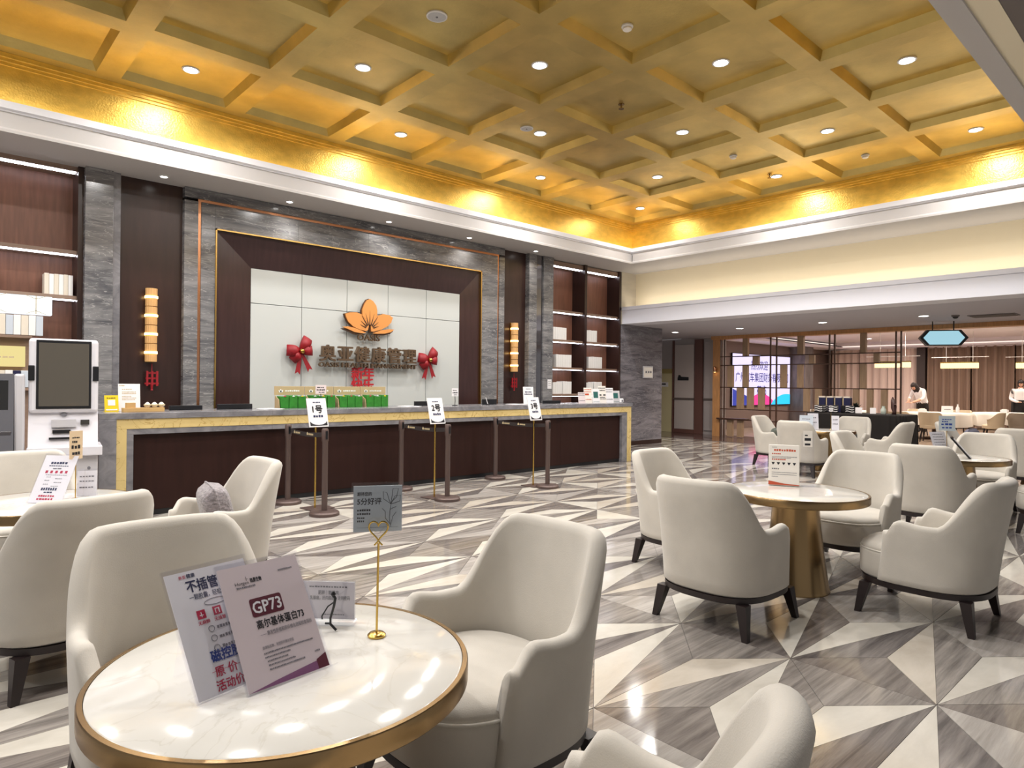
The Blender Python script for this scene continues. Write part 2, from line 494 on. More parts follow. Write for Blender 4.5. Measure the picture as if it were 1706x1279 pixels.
rest.build('floor_tile', STONES, fl, kind='stuff')
# dark polished border in front of the corridor and plain dining floor
MB().box(15.75, 17.9, -5.9, 14.5, -TH, 0.0).build('floor_border', mat('border_stone', C(84, 68, 66), 0.1, noise=(3, 0.2, (1, 5, 1))), fl)
MB().box(17.9, 31.9, -5.9, 14.5, -TH, 0.0).build('floor_dining', mat('dining_floor', C(176, 158, 140), 0.25, noise=(2, 0.18, (1, 6, 1))), fl)

# ------------------------------------------------------------------ ceiling with gold coffers
PX, PY, CX0, CY0 = 1.455, 1.458, 11.13, 8.33
ZB, ZP = 5.035, 5.13
NI, NJ = 11, 5
OP, IN = 0.60, 0.555
mb = MB()
xe = [CX0 + PX / 2 - i * PX for i in range(NI + 1)]; ye = [CY0 + PY / 2 - j * PY for j in range(NJ + 1)]
XA, XB, YA, YB = xe[-1], 11.97, ye[-1], 9.17
# beams: strips between the openings
def strips(mb):
    ys = [YB] + sum([[CY0 - j * PY + OP, CY0 - j * PY - OP] for j in range(NJ)], []) + [YA]
    for q in range(0, len(ys), 2):
        mb.box(XA, XB, ys[q + 1], ys[q], ZB, ZB + 0.25)
    xs = [XB] + sum([[CX0 - i * PX + OP, CX0 - i * PX - OP] for i in range(NI)], []) + [XA]
    for j in range(NJ):
        for q in range(0, len(xs), 2):
            mb.box(xs[q + 1], xs[q], CY0 - j * PY - OP, CY0 - j * PY + OP, ZB, ZB + 0.25)
strips(mb)
ceil = struct('ceiling', mb, GOLD, 'coffered ceiling covered in gold leaf', 'ceiling')
pan = MB().box(-IN - 0.02, IN + 0.02, -IN - 0.02, IN + 0.02, ZP, ZP + 0.05).mesh('ceiling_panel', GOLD)
mo = MB()
for a in range(4):
    c, s_ = math.cos(a * PI / 2), math.sin(a * PI / 2)
    def rt(x, y, z): return (x * c - y * s_, x * s_ + y * c, z)
    mo.add([rt(-OP, OP, ZB + 0.001), rt(OP, OP, ZB + 0.001), rt(IN, IN, ZP), rt(-IN, IN, ZP), rt(-OP, OP, ZP + 0.03), rt(OP, OP, ZP + 0.03)],
           [(0, 1, 2, 3), (3, 2, 5, 4)])
mould = mo.mesh('coffer_moulding', GOLD)
for i in range(NI):
    for j in range(NJ):
        link('ceiling_panel', pan, ceil, (CX0 - i * PX, CY0 - j * PY, 0))
        link('coffer_moulding', mould, ceil, (CX0 - i * PX, CY0 - j * PY, 0))
# gold frieze with stepped moulding under the coffers
def frieze(mb, z0, z1, off):
    mb.box(XA, XB + off, YB - 0.0 + off, YB + off + 0.06, z0, z1)
    mb.box(XB + off, XB + off + 0.06, YA, YB + off + 0.06, z0, z1)
mb = MB(); frieze(mb, 4.30, ZB, 0.0); frieze(mb, 4.985, ZB - 0.001, -0.075); frieze(mb, 4.95, 4.986, -0.045); frieze(mb, 4.915, 4.951, -0.02)
mb.box(XA, XB, 1.47, 1.53, 4.30, ZB); mb.box(XA, XB, 1.47, YA + 0.01, ZB, ZB + 0.05)
struct('trim_1', mb, GOLDBAND, 'gold leaf frieze running round the top of the hall', 'frieze')
# white lip and fascia of the dropped soffit
ZS = 4.14
mb = MB()
mb.prism([(9.07, 4.48), (9.01, 4.48), (9.01, 4.40), (9.04, 4.385), (9.04, 4.37), (9.07, 4.37)], XA, 11.78, 'x')
mb.prism([(11.81, 4.48), (11.75, 4.48), (11.75, 4.40), (11.78, 4.385), (11.78, 4.37), (11.81, 4.37)], 1.5, 9.04, 'y')
mb.box(XA, 11.81, 9.06, 9.24, 4.34, 4.372); mb.box(11.80, 12.04, 1.5, 9.24, 4.34, 4.372)
struct('trim_2', mb, LIPWHITE, 'pale glossy lip of the ceiling cove', 'cornice')
mb = MB()
mb.prism([(9.05, 4.372), (9.05, 4.20), (9.01, 4.17), (9.01, ZS), (10.4, ZS), (10.4, 4.34), (9.24, 4.34)], XA, 13.0, 'x')
mb.prism([(11.79, 4.372), (11.79, 4.20), (11.75, 4.17), (11.75, ZS), (13.1, ZS), (13.1, 4.34), (12.04, 4.34)], -5.0, 9.02, 'y')
struct('ceiling_soffit', mb, SOFFIT, 'white dropped soffit along the reception and right hand walls', 'ceiling')
# near soffit by the camera
mb = MB()
mb.box(-5, 11.78, 1.32, 1.46, 4.16, 4.48); mb.box(-5, 11.78, 1.28, 1.33, 4.12, 4.30)
struct('trim_3', mb, SOFFIT, 'white cornice edge nearest the camera', 'cornice')
struct('ceiling_near', MB().box(-5, 11.78, 1.12, 1.29, 4.14, 4.3), CREAM, 'cream ceiling border beside the near cornice', 'ceiling')
struct('ceiling_grey', MB().box(-5, 11.78, -5.5, 1.12, 4.145, 4.32), DARKGREY, 'grey ceiling field at the right corner of the hall', 'ceiling')  # one even dark grey, deeper than the cream border beside it

def downlight_parts(t, r, ring_mat, lens_mat):
    MB().lathe([(r + 0.022, 0.0), (r + 0.022, -0.008), (r + 0.004, -0.012), (r + 0.002, -0.004), (r + 0.002, 0.0)], 24).build('trim_ring', ring_mat, t, smooth=50)
    MB().lathe([(r, 0.0), (r, -0.005), (r * 0.6, -0.008)], 24).build('lens', lens_mat, t)
proto = None
cnt = 0
rows = {}
for i in range(NI):
    for j in range(NJ):
        if (i + j) % 2 == 0:
            loc = (CX0 - i * PX, CY0 - j * PY, ZP)
            lab = 'coffer downlight, %s from far corner along the reception side, %s row' % (
                ['first', 'second', 'third', 'fourth', 'fifth', 'sixth', 'seventh', 'eighth', 'ninth', 'tenth', 'eleventh'][i], ['first', 'second', 'third', 'fourth', 'fifth'][j])
            if proto is None:
                proto = t = thing('coffer_downlight', lab, 'downlight', loc, 0, 'downlights in the gold coffers')
                downlight_parts(t, 0.075, WHITE, L_DOWN)
            else:
                t = dup(proto, loc, 0, lab)
            area_light('lamp', (0, 0, -0.02), 0.15, P_COFFER, (1, 0.975, 0.95), (0, 0, 0), None, 165, t)
proto = None
ordn = ['leftmost', 'second from left', 'third from left', 'fourth from left', 'rightmost']
for q in range(5):
    loc = (2.42 + 1.71 * q, 9.5, ZS)
    lab = 'small soffit spotlight above the reception wall, %s of five' % ordn[q]
    if proto is None:
        proto = t = thing('soffit_spotlight', lab, 'downlight', loc, 0, 'spotlights in the reception soffit')
        downlight_parts(t, 0.04, WHITE, L_SPOT)
    else:
        t = dup(proto, loc, 0, lab)
    area_light('lamp', (0, 0, -0.02), 0.08, P_SOFFIT, (1, 0.94, 0.86), (0, 0, 0), None, 120, t)
proto = None
for q, (x, y) in enumerate([(15.2, 10.18), (15.2, 8.3), (15.0, 6.2), (14.95, 4.2)]):
    lab = 'bright downlight in the low grey ceiling, %s of four' % ['farthest', 'second farthest', 'second nearest', 'nearest'][q]
    if proto is None:
        proto = t = thing('corridor_downlight', lab, 'downlight', (x, y, 2.9), 0, 'downlights in the low ceiling')
        downlight_parts(t, 0.085, WHITE, L_SPOT)
    else:
        t = dup(proto, (x, y, 2.9), 0, lab)
    area_light('lamp', (0, 0, -0.02), 0.16, P_LOW, (1, 0.9, 0.8), (0, 0, 0), None, 150, t)

# devices on the coffer panels
def ceiling_speaker(loc, r, label, group=None):
    t = thing('ceiling_speaker', label, 'speaker', loc, 0, group)
    MB().lathe([(r, 0), (r, -0.012), (r * 0.9, -0.018), (r * 0.86, -0.012)], 28).build('bezel', WHITE, t, smooth=50)
    g = MB().lathe([(r * 0.87, -0.004), (r * 0.87, -0.012), (r * 0.5, -0.015)], 28).build('grille', mat('grille_grey', C(190, 190, 192), 0.6, bump=(400, 0.6)), t)
    MB().lathe([(0.012, -0.012), (0.012, -0.02)], 12).build('badge', INKGREY, t)
ceiling_speaker((3.85, 5.40, ZP), 0.105, 'large white round ceiling speaker in the top coffer')
ceiling_speaker((6.49, 6.87, ZP), 0.095, 'grey round ceiling speaker beside a lit downlight')
def detector(loc, label):
    t = thing('smoke_detector', label, 'smoke detector', loc, 0, 'smoke detectors on the gold ceiling')
    MB().lathe([(0.06, 0), (0.06, -0.016), (0.052, -0.022)], 24).build('base', WHITE, t, smooth=50)
    MB().lathe([(0.046, -0.02), (0.046, -0.042), (0.03, -0.052)], 24).build('head', PAPERWARM, t, smooth=50)
detector((5.38, 4.21, ZP), 'white smoke detector in the coffer near the picture top')
detector((9.65, 5.41, ZP), 'smoke detector on a gold panel in the middle of the ceiling')
detector((11.12, 3.96, ZP), 'smoke detector on the right hand edge coffer')
def sprinkler(loc, label):
    t = thing('sprinkler_head', label, 'sprinkler', loc, 0, 'sprinklers on the gold ceiling')
    MB().lathe([(0.04, 0), (0.04, -0.008), (0.012, -0.012), (0.012, -0.06)], 16).build('pipe', BRONZE, t, smooth=50)
    MB().lathe([(0.035, -0.06), (0.035, -0.066)], 16).build('deflector', BRONZE, t)
sprinkler((6.83, 5.43, ZP), 'brass sprinkler head on a brown gold panel at ceiling centre')
sprinkler((10.95, 5.45, ZP), 'brass sprinkler head right beside a lit edge downlight')

# ------------------------------------------------------------------ reception wall
YW = 9.82
wall = struct('wall_back', MB().box(-5, 14.1, 10.25, 10.4, 0, 4.34), DARKWOOD, 'wall behind the reception desk', 'wall')
# dark wood panels beside the portal
MB().box(1.98, 2.75, 9.86, 10.25, 0, ZS).build('panel', DARKWOOD, wall)
MB().box(8.62, 9.32, 9.86, 10.25, 0, ZS).build('panel', DARKWOOD, wall)
# marble columns
t = thing('marble_column', 'grey marble column between the left shelves and the sconce panel', 'column', (1.77, 9.8, 0))
MB().bbox(-0.19, 0.12, -0.08, 0.45, 0, ZS, 0.006).build('shaft', GREYMARBLE, t)
MB().box(0.12, 0.21, -0.03, 0.45, 0, ZS).build('side_strip', COUNTERMARBLE, t)
t = thing('marble_column', 'grey marble column with an inset strip left of the right shelves', 'column', (9.68, 9.8, 0))
MB().bbox(-0.36, -0.14, -0.06, 0.45, 0, ZS, 0.006).build('shaft', GREYMARBLE, t)
MB().box(-0.14, 0.06, -0.02, 0.45, 0, ZS).build('inset_strip', mat('mirror_strip', C(120, 118, 122), 0.06, metal=0.8), t)
MB().bbox(0.06, 0.35, -0.06, 0.45, 0, ZS, 0.006).build('shaft', GREYMARBLE, t)
# portal: slabs of grey marble with an inset copper line
pt = thing('marble_portal', 'grey marble portal framing the white logo panel', 'portal', (5.68, YW, 0))
def slab(x0, x1, z0, z1, y0=-0.06):
    MB().bbox(x0 - 5.68, x1 - 5.68, y0, 0.35, z0, z1, 0.004).build('marble_slab', GREYMARBLE, pt)
slab(2.75, 2.93, 0, 3.96); slab(2.97, 3.16, 0, 3.60); slab(2.97, 3.16, 3.60, 3.96)
slab(8.07, 8.48, 0, 3.60); slab(8.07, 8.48, 3.60, 3.96); slab(8.52, 8.66, 0, 3.96)
for q in range(4):
    slab(3.16 + q * 1.2275, 3.16 + (q + 1) * 1.2275, 3.62, 3.96)
for q in range(4):
    slab(2.75 + q * 1.4775, 2.75 + (q + 1) * 1.4775, 4.0, 4.135)
for nm, a in (('left', (2.93, 2.97, 0, 4.0)), ('right', (8.48, 8.52, 0, 4.0)), ('top', (2.97, 8.48, 3.96, 4.0))):
    MB().box(a[0] - 5.68, a[1] - 5.68, -0.045, 0.3, a[2], a[3]).build('copper_strip', COPPER, pt)
# niche lining: mitred dark wood frame sloping towards the white panels
NX0, NX1, NZ, WX0, WX1, WZ, WB = 3.16, 8.07, 3.62, 3.70, 7.62, 3.14, 0.9
niche = thing('niche_frame', 'dark brown lacquered niche frame round the white logo panel', 'frame', (5.62, YW, 0))
def nf(vs):
    MB().add([(x - 5.62, y - YW, z) for x, y, z in vs], [(0, 1, 2, 3), (4, 5, 6, 7), (0, 1, 5, 4), (1, 2, 6, 5), (2, 3, 7, 6), (3, 0, 4, 7)]).build('frame_board', NICHEWOOD, niche)
yo, yi, yb = 9.80, 9.86, 10.1
nf([(NX0, yo, 0), (WX0, yi, 0), (WX0, yi, WZ), (NX0, yo, NZ), (NX0, yb, 0), (WX0, yb, 0), (WX0, yb, WZ), (NX0, yb, NZ)])
nf([(WX1, yi, 0), (NX1, yo, 0), (NX1, yo, NZ), (WX1, yi, WZ), (WX1, yb, 0), (NX1, yb, 0), (NX1, yb, NZ), (WX1, yb, WZ)])
nf([(WX0, yi, WZ), (WX1, yi, WZ), (NX1, yo, NZ), (NX0, yo, NZ), (WX0, yb, WZ), (WX1, yb, WZ), (NX1, yb, NZ), (NX0, yb, NZ)])
mb = MB()
mb.box(NX0 - 5.62, NX0 + 0.02 - 5.62, -0.075, 0, 0, NZ); mb.box(NX1 - 0.02 - 5.62, NX1 - 5.62, -0.075, 0, 0, NZ); mb.box(NX0 - 5.62, NX1 - 5.62, -0.075, 0, NZ - 0.02, NZ)
mb.build('gold_edge', GOLDTRIM, niche)
wp = thing('logo_wall', 'white glossy panelled wall behind the reception desk', 'wall panel', (5.66, YW + 0.04, 0))
cols = [WX0, 4.50, 5.28, 6.06, 6.86, WX1]
for a, b in zip(cols, cols[1:]):
    for z0, z1 in ((WB, 2.62), (2.62, WZ)):
        MB().bbox(a - 5.66 + 0.004, b - 5.66 - 0.004, 0.0, 0.04, z0 + 0.004, z1 - 0.004, 0.004).build('wall_panel', WHITEPANEL, wp)
MB().box(WX0 - 5.66, WX1 - 5.66, 0.03, 0.06, WB, WZ).build('backing', INKGREY, wp)

# logo: five petal lotus with dark back plate, vein strokes, lettering
def petal(cx, cz, ang, L, W, n=10, tip=1.0):
    pts = []
    for s in (1, -1):
        for i in range(n + 1):
            t_ = i / n if s == 1 else 1 - i / n
            wv = W * math.sin(PI * t_ ** 0.72) ** 0.85
            if (s == 1 and i == n) or (s == -1 and i == n): continue
            x, y = s * wv, t_ * L
            pts.append((cx + x * math.cos(ang) + y * math.sin(ang), cz - x * math.sin(ang) + y * math.cos(ang)))
    return pts
lg = thing('lotus_emblem', 'orange gold lotus flower emblem on the white logo wall', 'emblem', (5.63, 9.80, 2.28))
PET = [
    [(0.01, 0.57), (0.07, 0.54), (0.13, 0.47), (0.15, 0.38), (0.15, 0.3), (0.1, 0.22), (0.03, 0.14), (0.0, 0.14), (-0.07, 0.22), (-0.13, 0.29), (-0.13, 0.38), (-0.09, 0.48), (-0.04, 0.55)],
    [(-0.44, 0.29), (-0.35, 0.32), (-0.23, 0.33), (-0.14, 0.3), (-0.06, 0.22), (0.0, 0.14), (-0.02, 0.05), (-0.06, 0.03), (-0.18, 0.05), (-0.29, 0.09), (-0.38, 0.16), (-0.42, 0.23)],
    [(0.46, 0.29), (0.39, 0.33), (0.27, 0.34), (0.16, 0.3), (0.09, 0.23), (0.03, 0.14), (0.04, 0.03), (0.09, 0.03), (0.23, 0.07), (0.36, 0.14), (0.43, 0.21), (0.44, 0.25)],
    [(-0.49, 0.075), (-0.39, 0.09), (-0.26, 0.07), (-0.13, 0.03), (-0.05, 0.0), (-0.13, -0.01), (-0.26, 0.0), (-0.36, 0.035)],
    [(0.49, 0.09), (0.38, 0.09), (0.26, 0.07), (0.14, 0.03), (0.07, 0.0), (0.17, 0.0), (0.3, 0.01), (0.42, 0.04)]]
for k, p_ in enumerate(PET):
    o = MB().prism(p_, -0.055 - 0.004 * (k == 0), -0.03, 'y').build('petal', LOGOGOLD, lg)
    cxp, czp = sum(p[0] for p in p_) / len(p_), sum(p[1] for p in p_) / len(p_)
    MB().prism([(cxp + (x - cxp) * 1.045 - 0.012, czp + (z - czp) * 1.06 - (0.006 if k < 3 else 0.03)) for x, z in p_], -0.03, -0.005, 'y').build('petal_backing', LOGODARK, o)
mb = MB()
for k in range(9):
    a = R(-68 + 17 * k); L0, L1 = 0.075, 0.17 + 0.15 * math.cos(a) ** 2 * (1 if k % 2 == 0 else 0.8)
    s_, c_ = math.sin(a), math.cos(a); wd = 0.011; zc0 = 0.06
    mb.prism([(0.01 + L0 * s_ - wd * c_, zc0 + L0 * c_ + wd * s_), (0.01 + L1 * s_, zc0 + L1 * c_), (0.01 + L0 * s_ + wd * c_, zc0 + L0 * c_ - wd * s_)], -0.062, -0.05, 'y')
mb.build('vein_strokes', LOGODARK, lg)
mb = MB(); text_into(mb, [('OASIS', 0.0, -0.125, 0.145, 'CENTER', 0.012, 0.42)], -0.04, 0.018)
mb.build('lettering', LETTERBRONZE, lg)
sg = thing('company_sign', 'raised bronze characters and small capitals on the white logo wall', 'sign', (5.66, 9.80, 1.70))
chars = '奥亚健康管理'
for k, ch in enumerate(chars):
    mb = MB(); text_into(mb, [(ch, -0.77 + k * 0.308, 0.115, 0.275, 'CENTER', 0.022, 0.262)], -0.05, 0.03)
    mb.build('character', [LETTERBRONZE], sg)
mb = MB(); text_into(mb, [('OASIS HEALTH MANAGEMENT', 0.0, 0.0, 0.105, 'CENTER', 0.016, 1.84)], -0.045, 0.025)
mb.build('lettering', LETTERBRONZE, sg)
rc = thing('new_year_cutout', 'red new year paper cut characters under the company name', 'paper cut', (5.55, 9.80, 1.33))
mb = MB(); text_into(mb, [('新', -0.11, 0.20, 0.215, 'CENTER', 0.028, 0.205), ('年', 0.10, 0.20, 0.215, 'CENTER', 0.028, 0.205), ('快', -0.11, 0.005, 0.215, 'CENTER', 0.028, 0.205), ('乐', 0.10, 0.005, 0.215, 'CENTER', 0.028, 0.205)], -0.012, 0.006)
mb.build('characters', REDCUT, rc)
printed(rc, 'small_print', INKTAN, [('2025', 0.02, 0.185, 0.055, 'CENTER', 0.01)], y=-0.022)

# red ribbon bows
def bow(loc, label, flip, rot):
    t = thing('ribbon_bow', label, 'bow', loc, 0, rot=(0, rot, 0))
    def loop(ang, L, W, nm='loop'):
        n = 9; vs = []; fs = []
        for i in range(n):
            u_ = i / (n - 1); wd = 0.03 + (W - 0.03) * math.sin(min(1, u_ * 1.15) * PI / 2) * (1 - 0.12 * u_)
            bulge = 0.075 * math.sin(PI * u_) + 0.012
            for s in (-1, 0, 1):
                vs.append((u_ * L, -bulge - (0.012 if s == 0 else 0), s * wd))
            for s in (1, 0, -1):
                vs.append((u_ * L * 0.99, -0.002, s * wd * 0.96))
        for i in range(n - 1):
            for j in range(6):
                fs.append((i * 6 + j, i * 6 + (j + 1) % 6, (i + 1) * 6 + (j + 1) % 6, (i + 1) * 6 + j))
        fs += [(0, 1, 2, 3, 4, 5), tuple((n - 1) * 6 + j for j in range(5, -1, -1))]
        c, s_ = math.cos(ang), math.sin(ang)
        MB().add([(x * c - z * s_, y, x * s_ + z * c) for x, y, z in vs], fs).build(nm, RED, t, smooth='all')
    loop(R(178), 0.22, 0.095); loop(R(60), 0.25, 0.085); loop(R(5), 0.20, 0.085); loop(R(228), 0.20, 0.075)
    for ang, L in ((R(-98), 0.36), (R(-62), 0.34)):
        c, s_ = math.cos(ang), math.sin(ang)
        p_ = [(0, 0.018), (L, 0.042), (L - 0.035, 0.0), (L, -0.042), (0, -0.018)]
        MB().prism([(x * c - z * s_, x * s_ + z * c) for x, z in p_], -0.03, -0.022, 'y').build('tail', RED, t)
    MB().lathe([(0.004, -0.045), (0.03, -0.03), (0.042, 0), (0.03, 0.03), (0.004, 0.045)], 16).build('bell', BRASS, t, (0.0, -0.085, 0.0), (PI / 2, 0, 0), smooth='all')
bow((4.45, 9.80, 1.93), 'red ribbon bow with gold bell left of the company name', 1, R(0))
bow((6.86, 9.80, 1.87), 'red ribbon bow with gold bell right of the company name', -1, R(8))

# wall sconces with four glowing glass tubes
def sconce(x, label, lab2):
    t = thing('wall_sconce', label, 'wall lamp', (x, 9.86, 1.70), 0, 'wall sconces beside the portal')
    MB().box(-0.05, 0.05, -0.02, 0.0, 0.0, 0.99).build('back_plate', BRASS, t)
    for k in range(4):
        z0 = 0.005 + k * 0.247
        prof = []
        nrib = 32; vs = []; fs = []
        for zz in (z0, z0 + 0.236):
            for i in range(nrib):
                a = 2 * PI * i / nrib; r_ = 0.068 + (0.004 if i % 2 else 0)
                vs.append((r_ * math.cos(a), -0.09 + r_ * math.sin(a), zz))
        fs = [(i, (i + 1) % nrib, nrib + (i + 1) % nrib, nrib + i) for i in range(nrib)] + [tuple(range(nrib)), tuple(range(2 * nrib - 1, nrib - 1, -1))]
        g = MB().add(vs, fs).build('glass_tube', L_TUBE, t)
        MB().lathe([(0.079, z0 + 0.105), (0.079, z0 + 0.135)], 24, 0, -0.09).build('glowing_band', L_BULB, g)
    k = thing('knot_pendant', lab2, 'ornament', (x + 0.02, 9.80, 1.34), 0)
    mb = MB()
    for a in range(3):
        mb.box(-0.085 + 0.01 * a, 0.085 - 0.01 * a, -0.012, 0.0, 0.06 + a * 0.07, 0.085 + a * 0.07)
        mb.box(-0.07 + a * 0.06, -0.045 + a * 0.06, -0.022, -0.011, 0.04, 0.24)
    mb.box(-0.005, 0.005, -0.006, 0.0, 0.24, 0.34)
    mb.build('knot', RED, k)
    MB().lathe([(0.018, 0.05), (0.012, 0.0), (0.016, -0.02)], 10, 0, -0.01).build('tassel', RED, k)
sconce(2.35, 'amber glass wall sconce on the dark panel near the kiosk', 'red paper knot ornament hanging under the left sconce')
sconce(8.95, 'amber glass wall sconce on the dark panel right of the portal', 'red paper knot ornament hanging under the right sconce')

# ------------------------------------------------------------------ shelving
def shelf_unit(x0, x1, mull, zs, label, y0=9.82, yb=10.22):
    t = thing('display_shelf', label, 'shelf', ((x0 + x1) / 2, yb, 0)); cx = (x0 + x1) / 2
    MB().box(x0 - cx, x1 - cx, -0.02, 0.02, 0, ZS).build('back_panel', WALNUT, t)
    posts = [(x0, x0 + 0.05)] + [(m - 0.04, m + 0.04) for m in mull] + [(x1 - 0.06, x1)]
    for a, b in posts:
        MB().box(a - cx, b - cx, y0 - yb, 0.0, 0, ZS).build('upright', DARKWOOD, t)
    for (a0, a), (b, b0) in zip(posts, posts[1:]):
        for k, z in enumerate(zs):
            last = k == 0
            s = MB().box(a - cx, b - cx, y0 + 0.05 - yb, 0, z, z + (0.05 if not last else 0.10)).build('shelf_board', SHELFWOOD, t)
            for q in (0.075, 0.16):
                MB().box(a - cx + 0.01, b - cx - 0.01, y0 + q - yb - 0.006, y0 + q - yb + 0.006, z - 0.008, z).build('led_strip', L_STRIP, s)
    return t
shelf_unit(10.06, 12.41, [11.16], [4.02, 3.02, 2.38, 1.78, 1.20, 0.6], 'dark wood display shelves with lit white books beside the pillar')
shelf_unit(-3.0, 1.58, [-0.7], [4.08, 3.03, 2.46, 1.1], 'lit walnut display shelves at the left edge behind the kiosks')
ORD = ['first from left', 'second from left', 'third from left', 'fourth from left', 'fifth from left', 'sixth from left', 'seventh from left', 'eighth from left', 'ninth from left', 'tenth from left', 'eleventh from left']
def books(x0, n, wbk, h, z, yf, label, group, mats=(BOOKWHITE,), dp=0.2):
    rb = random.Random(int(x0 * 100))
    for k in range(n):
        hh = h * (0.985 + 0.03 * rb.random())
        t = thing('book', label.replace('book ', 'book, %s, ' % ORD[k], 1), 'book', (x0 + wbk * (k + 0.5), yf, z), 0, group)
        MB().bbox(-wbk * 0.48, wbk * 0.48, 0.0, dp, 0.0, hh, 0.004).build('cover', mats[k % len(mats)], t)
        MB().box(-wbk * 0.40, wbk * 0.40, 0.004, dp + 0.001, 0.004, hh + 0.0005).build('pages', PAPERWARM, t)
G1 = 'white books on the right display shelves'
for (x0, n, wb, h, z, lab) in [
    (10.13, 7, 0.070, 0.265, 2.43, 'white book in upper left lit shelf by the pillar'),
    (11.25, 6, 0.066, 0.265, 2.43, 'white book in upper right lit shelf by the pillar'),
    (10.30, 7, 0.070, 0.275, 1.83, 'white book in middle left lit shelf by the pillar'),
    (11.36, 7, 0.068, 0.265, 1.83, 'white book in middle right lit shelf by the pillar'),
    (10.14, 5, 0.072, 0.25, 1.25, 'white book in left block, lowest visible left shelf by pillar'),
    (10.52, 4, 0.070, 0.27, 1.25, 'white book in right block, lowest visible left shelf by pillar'),
    (11.25, 4, 0.070, 0.25, 1.25, 'white book in left block, lowest visible right shelf by pillar'),
    (11.56, 4, 0.070, 0.27, 1.25, 'white book in right block, lowest visible right shelf by pillar')]:
    books(x0, n, wb, h, z, 9.90, lab, G1)
G2 = 'pale books on the left display shelves'
books(1.19, 6, 0.050, 0.26, 2.51, 9.92, 'cream book in lit shelf block beside the left marble column', G2, (BOOKCREAM, BOOKWHITE))
books(0.35, 8, 0.050, 0.28, 2.51, 9.92, 'cream book in the block cut by left picture edge', G2, (BOOKCREAM, BOOKWHITE))
# display stand in the lower left bay: lit lantern header, row of books, yellow light box
t = thing('display_stand', 'lit display stand with white lantern header and yellow box behind the kiosks', 'stand', (0.58, 9.72, 0))
MB().box(-0.75, 0.46, 0.02, 0.10, 0.0, 2.22).build('body', SHELFWOOD, t)
h_ = MB().box(-0.72, 0.66, -0.06, 0.08, 2.23, 2.45).build('lit_header', L_BOX, t)
mb = MB()
for x in (-0.25, 0.12, 0.50):
    mb.box(x - 0.004, x + 0.004, -0.066, -0.058, 2.23, 2.45)
    for s in (-1, 1):
        for e in (-1, 1):
            mb.hexa([(x, -0.066, 2.34 + e * 0.07), (x + s * 0.10, -0.066, 2.34 + e * 0.11), (x + s * 0.10, -0.066, 2.345 + e * 0.11), (x, -0.066, 2.347 + e * 0.07),
                     (x, -0.06, 2.34 + e * 0.07), (x + s * 0.10, -0.06, 2.34 + e * 0.11), (x + s * 0.10, -0.06, 2.345 + e * 0.11), (x, -0.06, 2.347 + e * 0.07)])
mb.build('lattice', INKTAN, h_)
MB().box(-0.75, 0.46, -0.10, 0.04, 1.94, 1.97).build('shelf', SHELFWOOD, t)
y_ = MB().box(-0.72, 0.40, -0.07, 0.02, 1.60, 1.84).build('yellow_light_box', L_YELLOW, t)
bar_into(MB(), dashes(-0.5, 0.30, 1.70, 0.022, 14), -0.072).build('small_print', INKTAN, y_, kind='stuff')
MB().box(-0.75, 0.46, -0.10, 0.04, 1.32, 1.35).build('shelf', SHELFWOOD, t)
books(0.36, 11, 0.072, 0.235, 1.975, 9.65, 'pale book on the stand under the lit lantern header', 'books on the lit stand', (BOOKBLUE, BOOKWHITE, BOOKCREAM, BOOKWHITE, BOOKBLUE, BOOKCREAM), 0.14)
books(0.34, 9, 0.075, 0.20, 1.355, 9.65, 'coloured book on the stand under the yellow light box', 'books under the yellow box', (BOOKWHITE, NAVYBAG, BOOKBLUE, YELLOWPLASTIC, BOOKWHITE, BOOKCREAM), 0.14)

# ------------------------------------------------------------------ right hand wall: marble pillar, beam, cream wall
struct('wall_right', MB().box(12.96, 13.3, -5.5, 9.82, 3.2, ZS + 0.2), CREAM, 'cream upper wall washed by a hidden warm light', 'wall')
mb = MB().box(12.43, 12.98, -5.5, 9.82, 2.9, 3.22)
mb.box(12.41, 12.47, -5.5, 9.82, 3.22, 3.30)
struct('trim_4', mb, BEAMWHITE, 'long white beam below the cream wall', 'beam')
mb = MB(); mb.box(12.41, 12.99, 9.80, 10.3, 2.9, ZS)
struct('trim_5', mb, mat('beige_marble', C(188, 180, 164), 0.3, noise=(2, 0.12, (1, 1, 3))), 'beige marble strip between shelves and cream wall', 'wall strip')
t = thing('marble_pillar', 'broad dark grey marble pillar at the end of the reception desk', 'pillar', (13.25, 9.82, 0))
MB().bbox(-0.82, 0.85, 0.0, 0.58, 0.0, 2.90, 0.008).build('cladding', PILLARMARBLE, t)
MB().box(-0.82, 0.85, -0.004, 0.0, 0.0, 0.10).build('skirting', DARKWOOD, t)
t = thing('wall_switch_panel', 'small silver framed panel on the marble pillar', 'wall panel', (13.48, 9.815, 1.63))
MB().bbox(-0.20, 0.20, -0.02, 0.0, 0.0, 0.30, 0.006).build('frame', KIOSKGREY, t)
MB().box(-0.17, 0.17, -0.024, -0.018, 0.03, 0.27).build('face', PAPERWARM, t)
mb = MB()
for x in (-0.09, 0.01, 0.10):
    mb.box(x - 0.025, x + 0.025, -0.03, -0.022, 0.13, 0.18)
mb.build('switch', INKGREY, t)
t = thing('notice_card', 'small white notice on the marble column above the desk', 'notice', (9.93, 9.735, 1.36))
MB().box(-0.06, 0.06, -0.004, 0.0, 0.0, 0.2).build('sheet', PAPER, t)
printed(t, 'print', INKGREY, (), dashes(-0.04, 0.04, 0.15, 0.012, 4) + dashes(-0.04, 0.04, 0.11, 0.012, 5) + dashes(-0.04, 0.04, 0.07, 0.012, 4), -0.005)

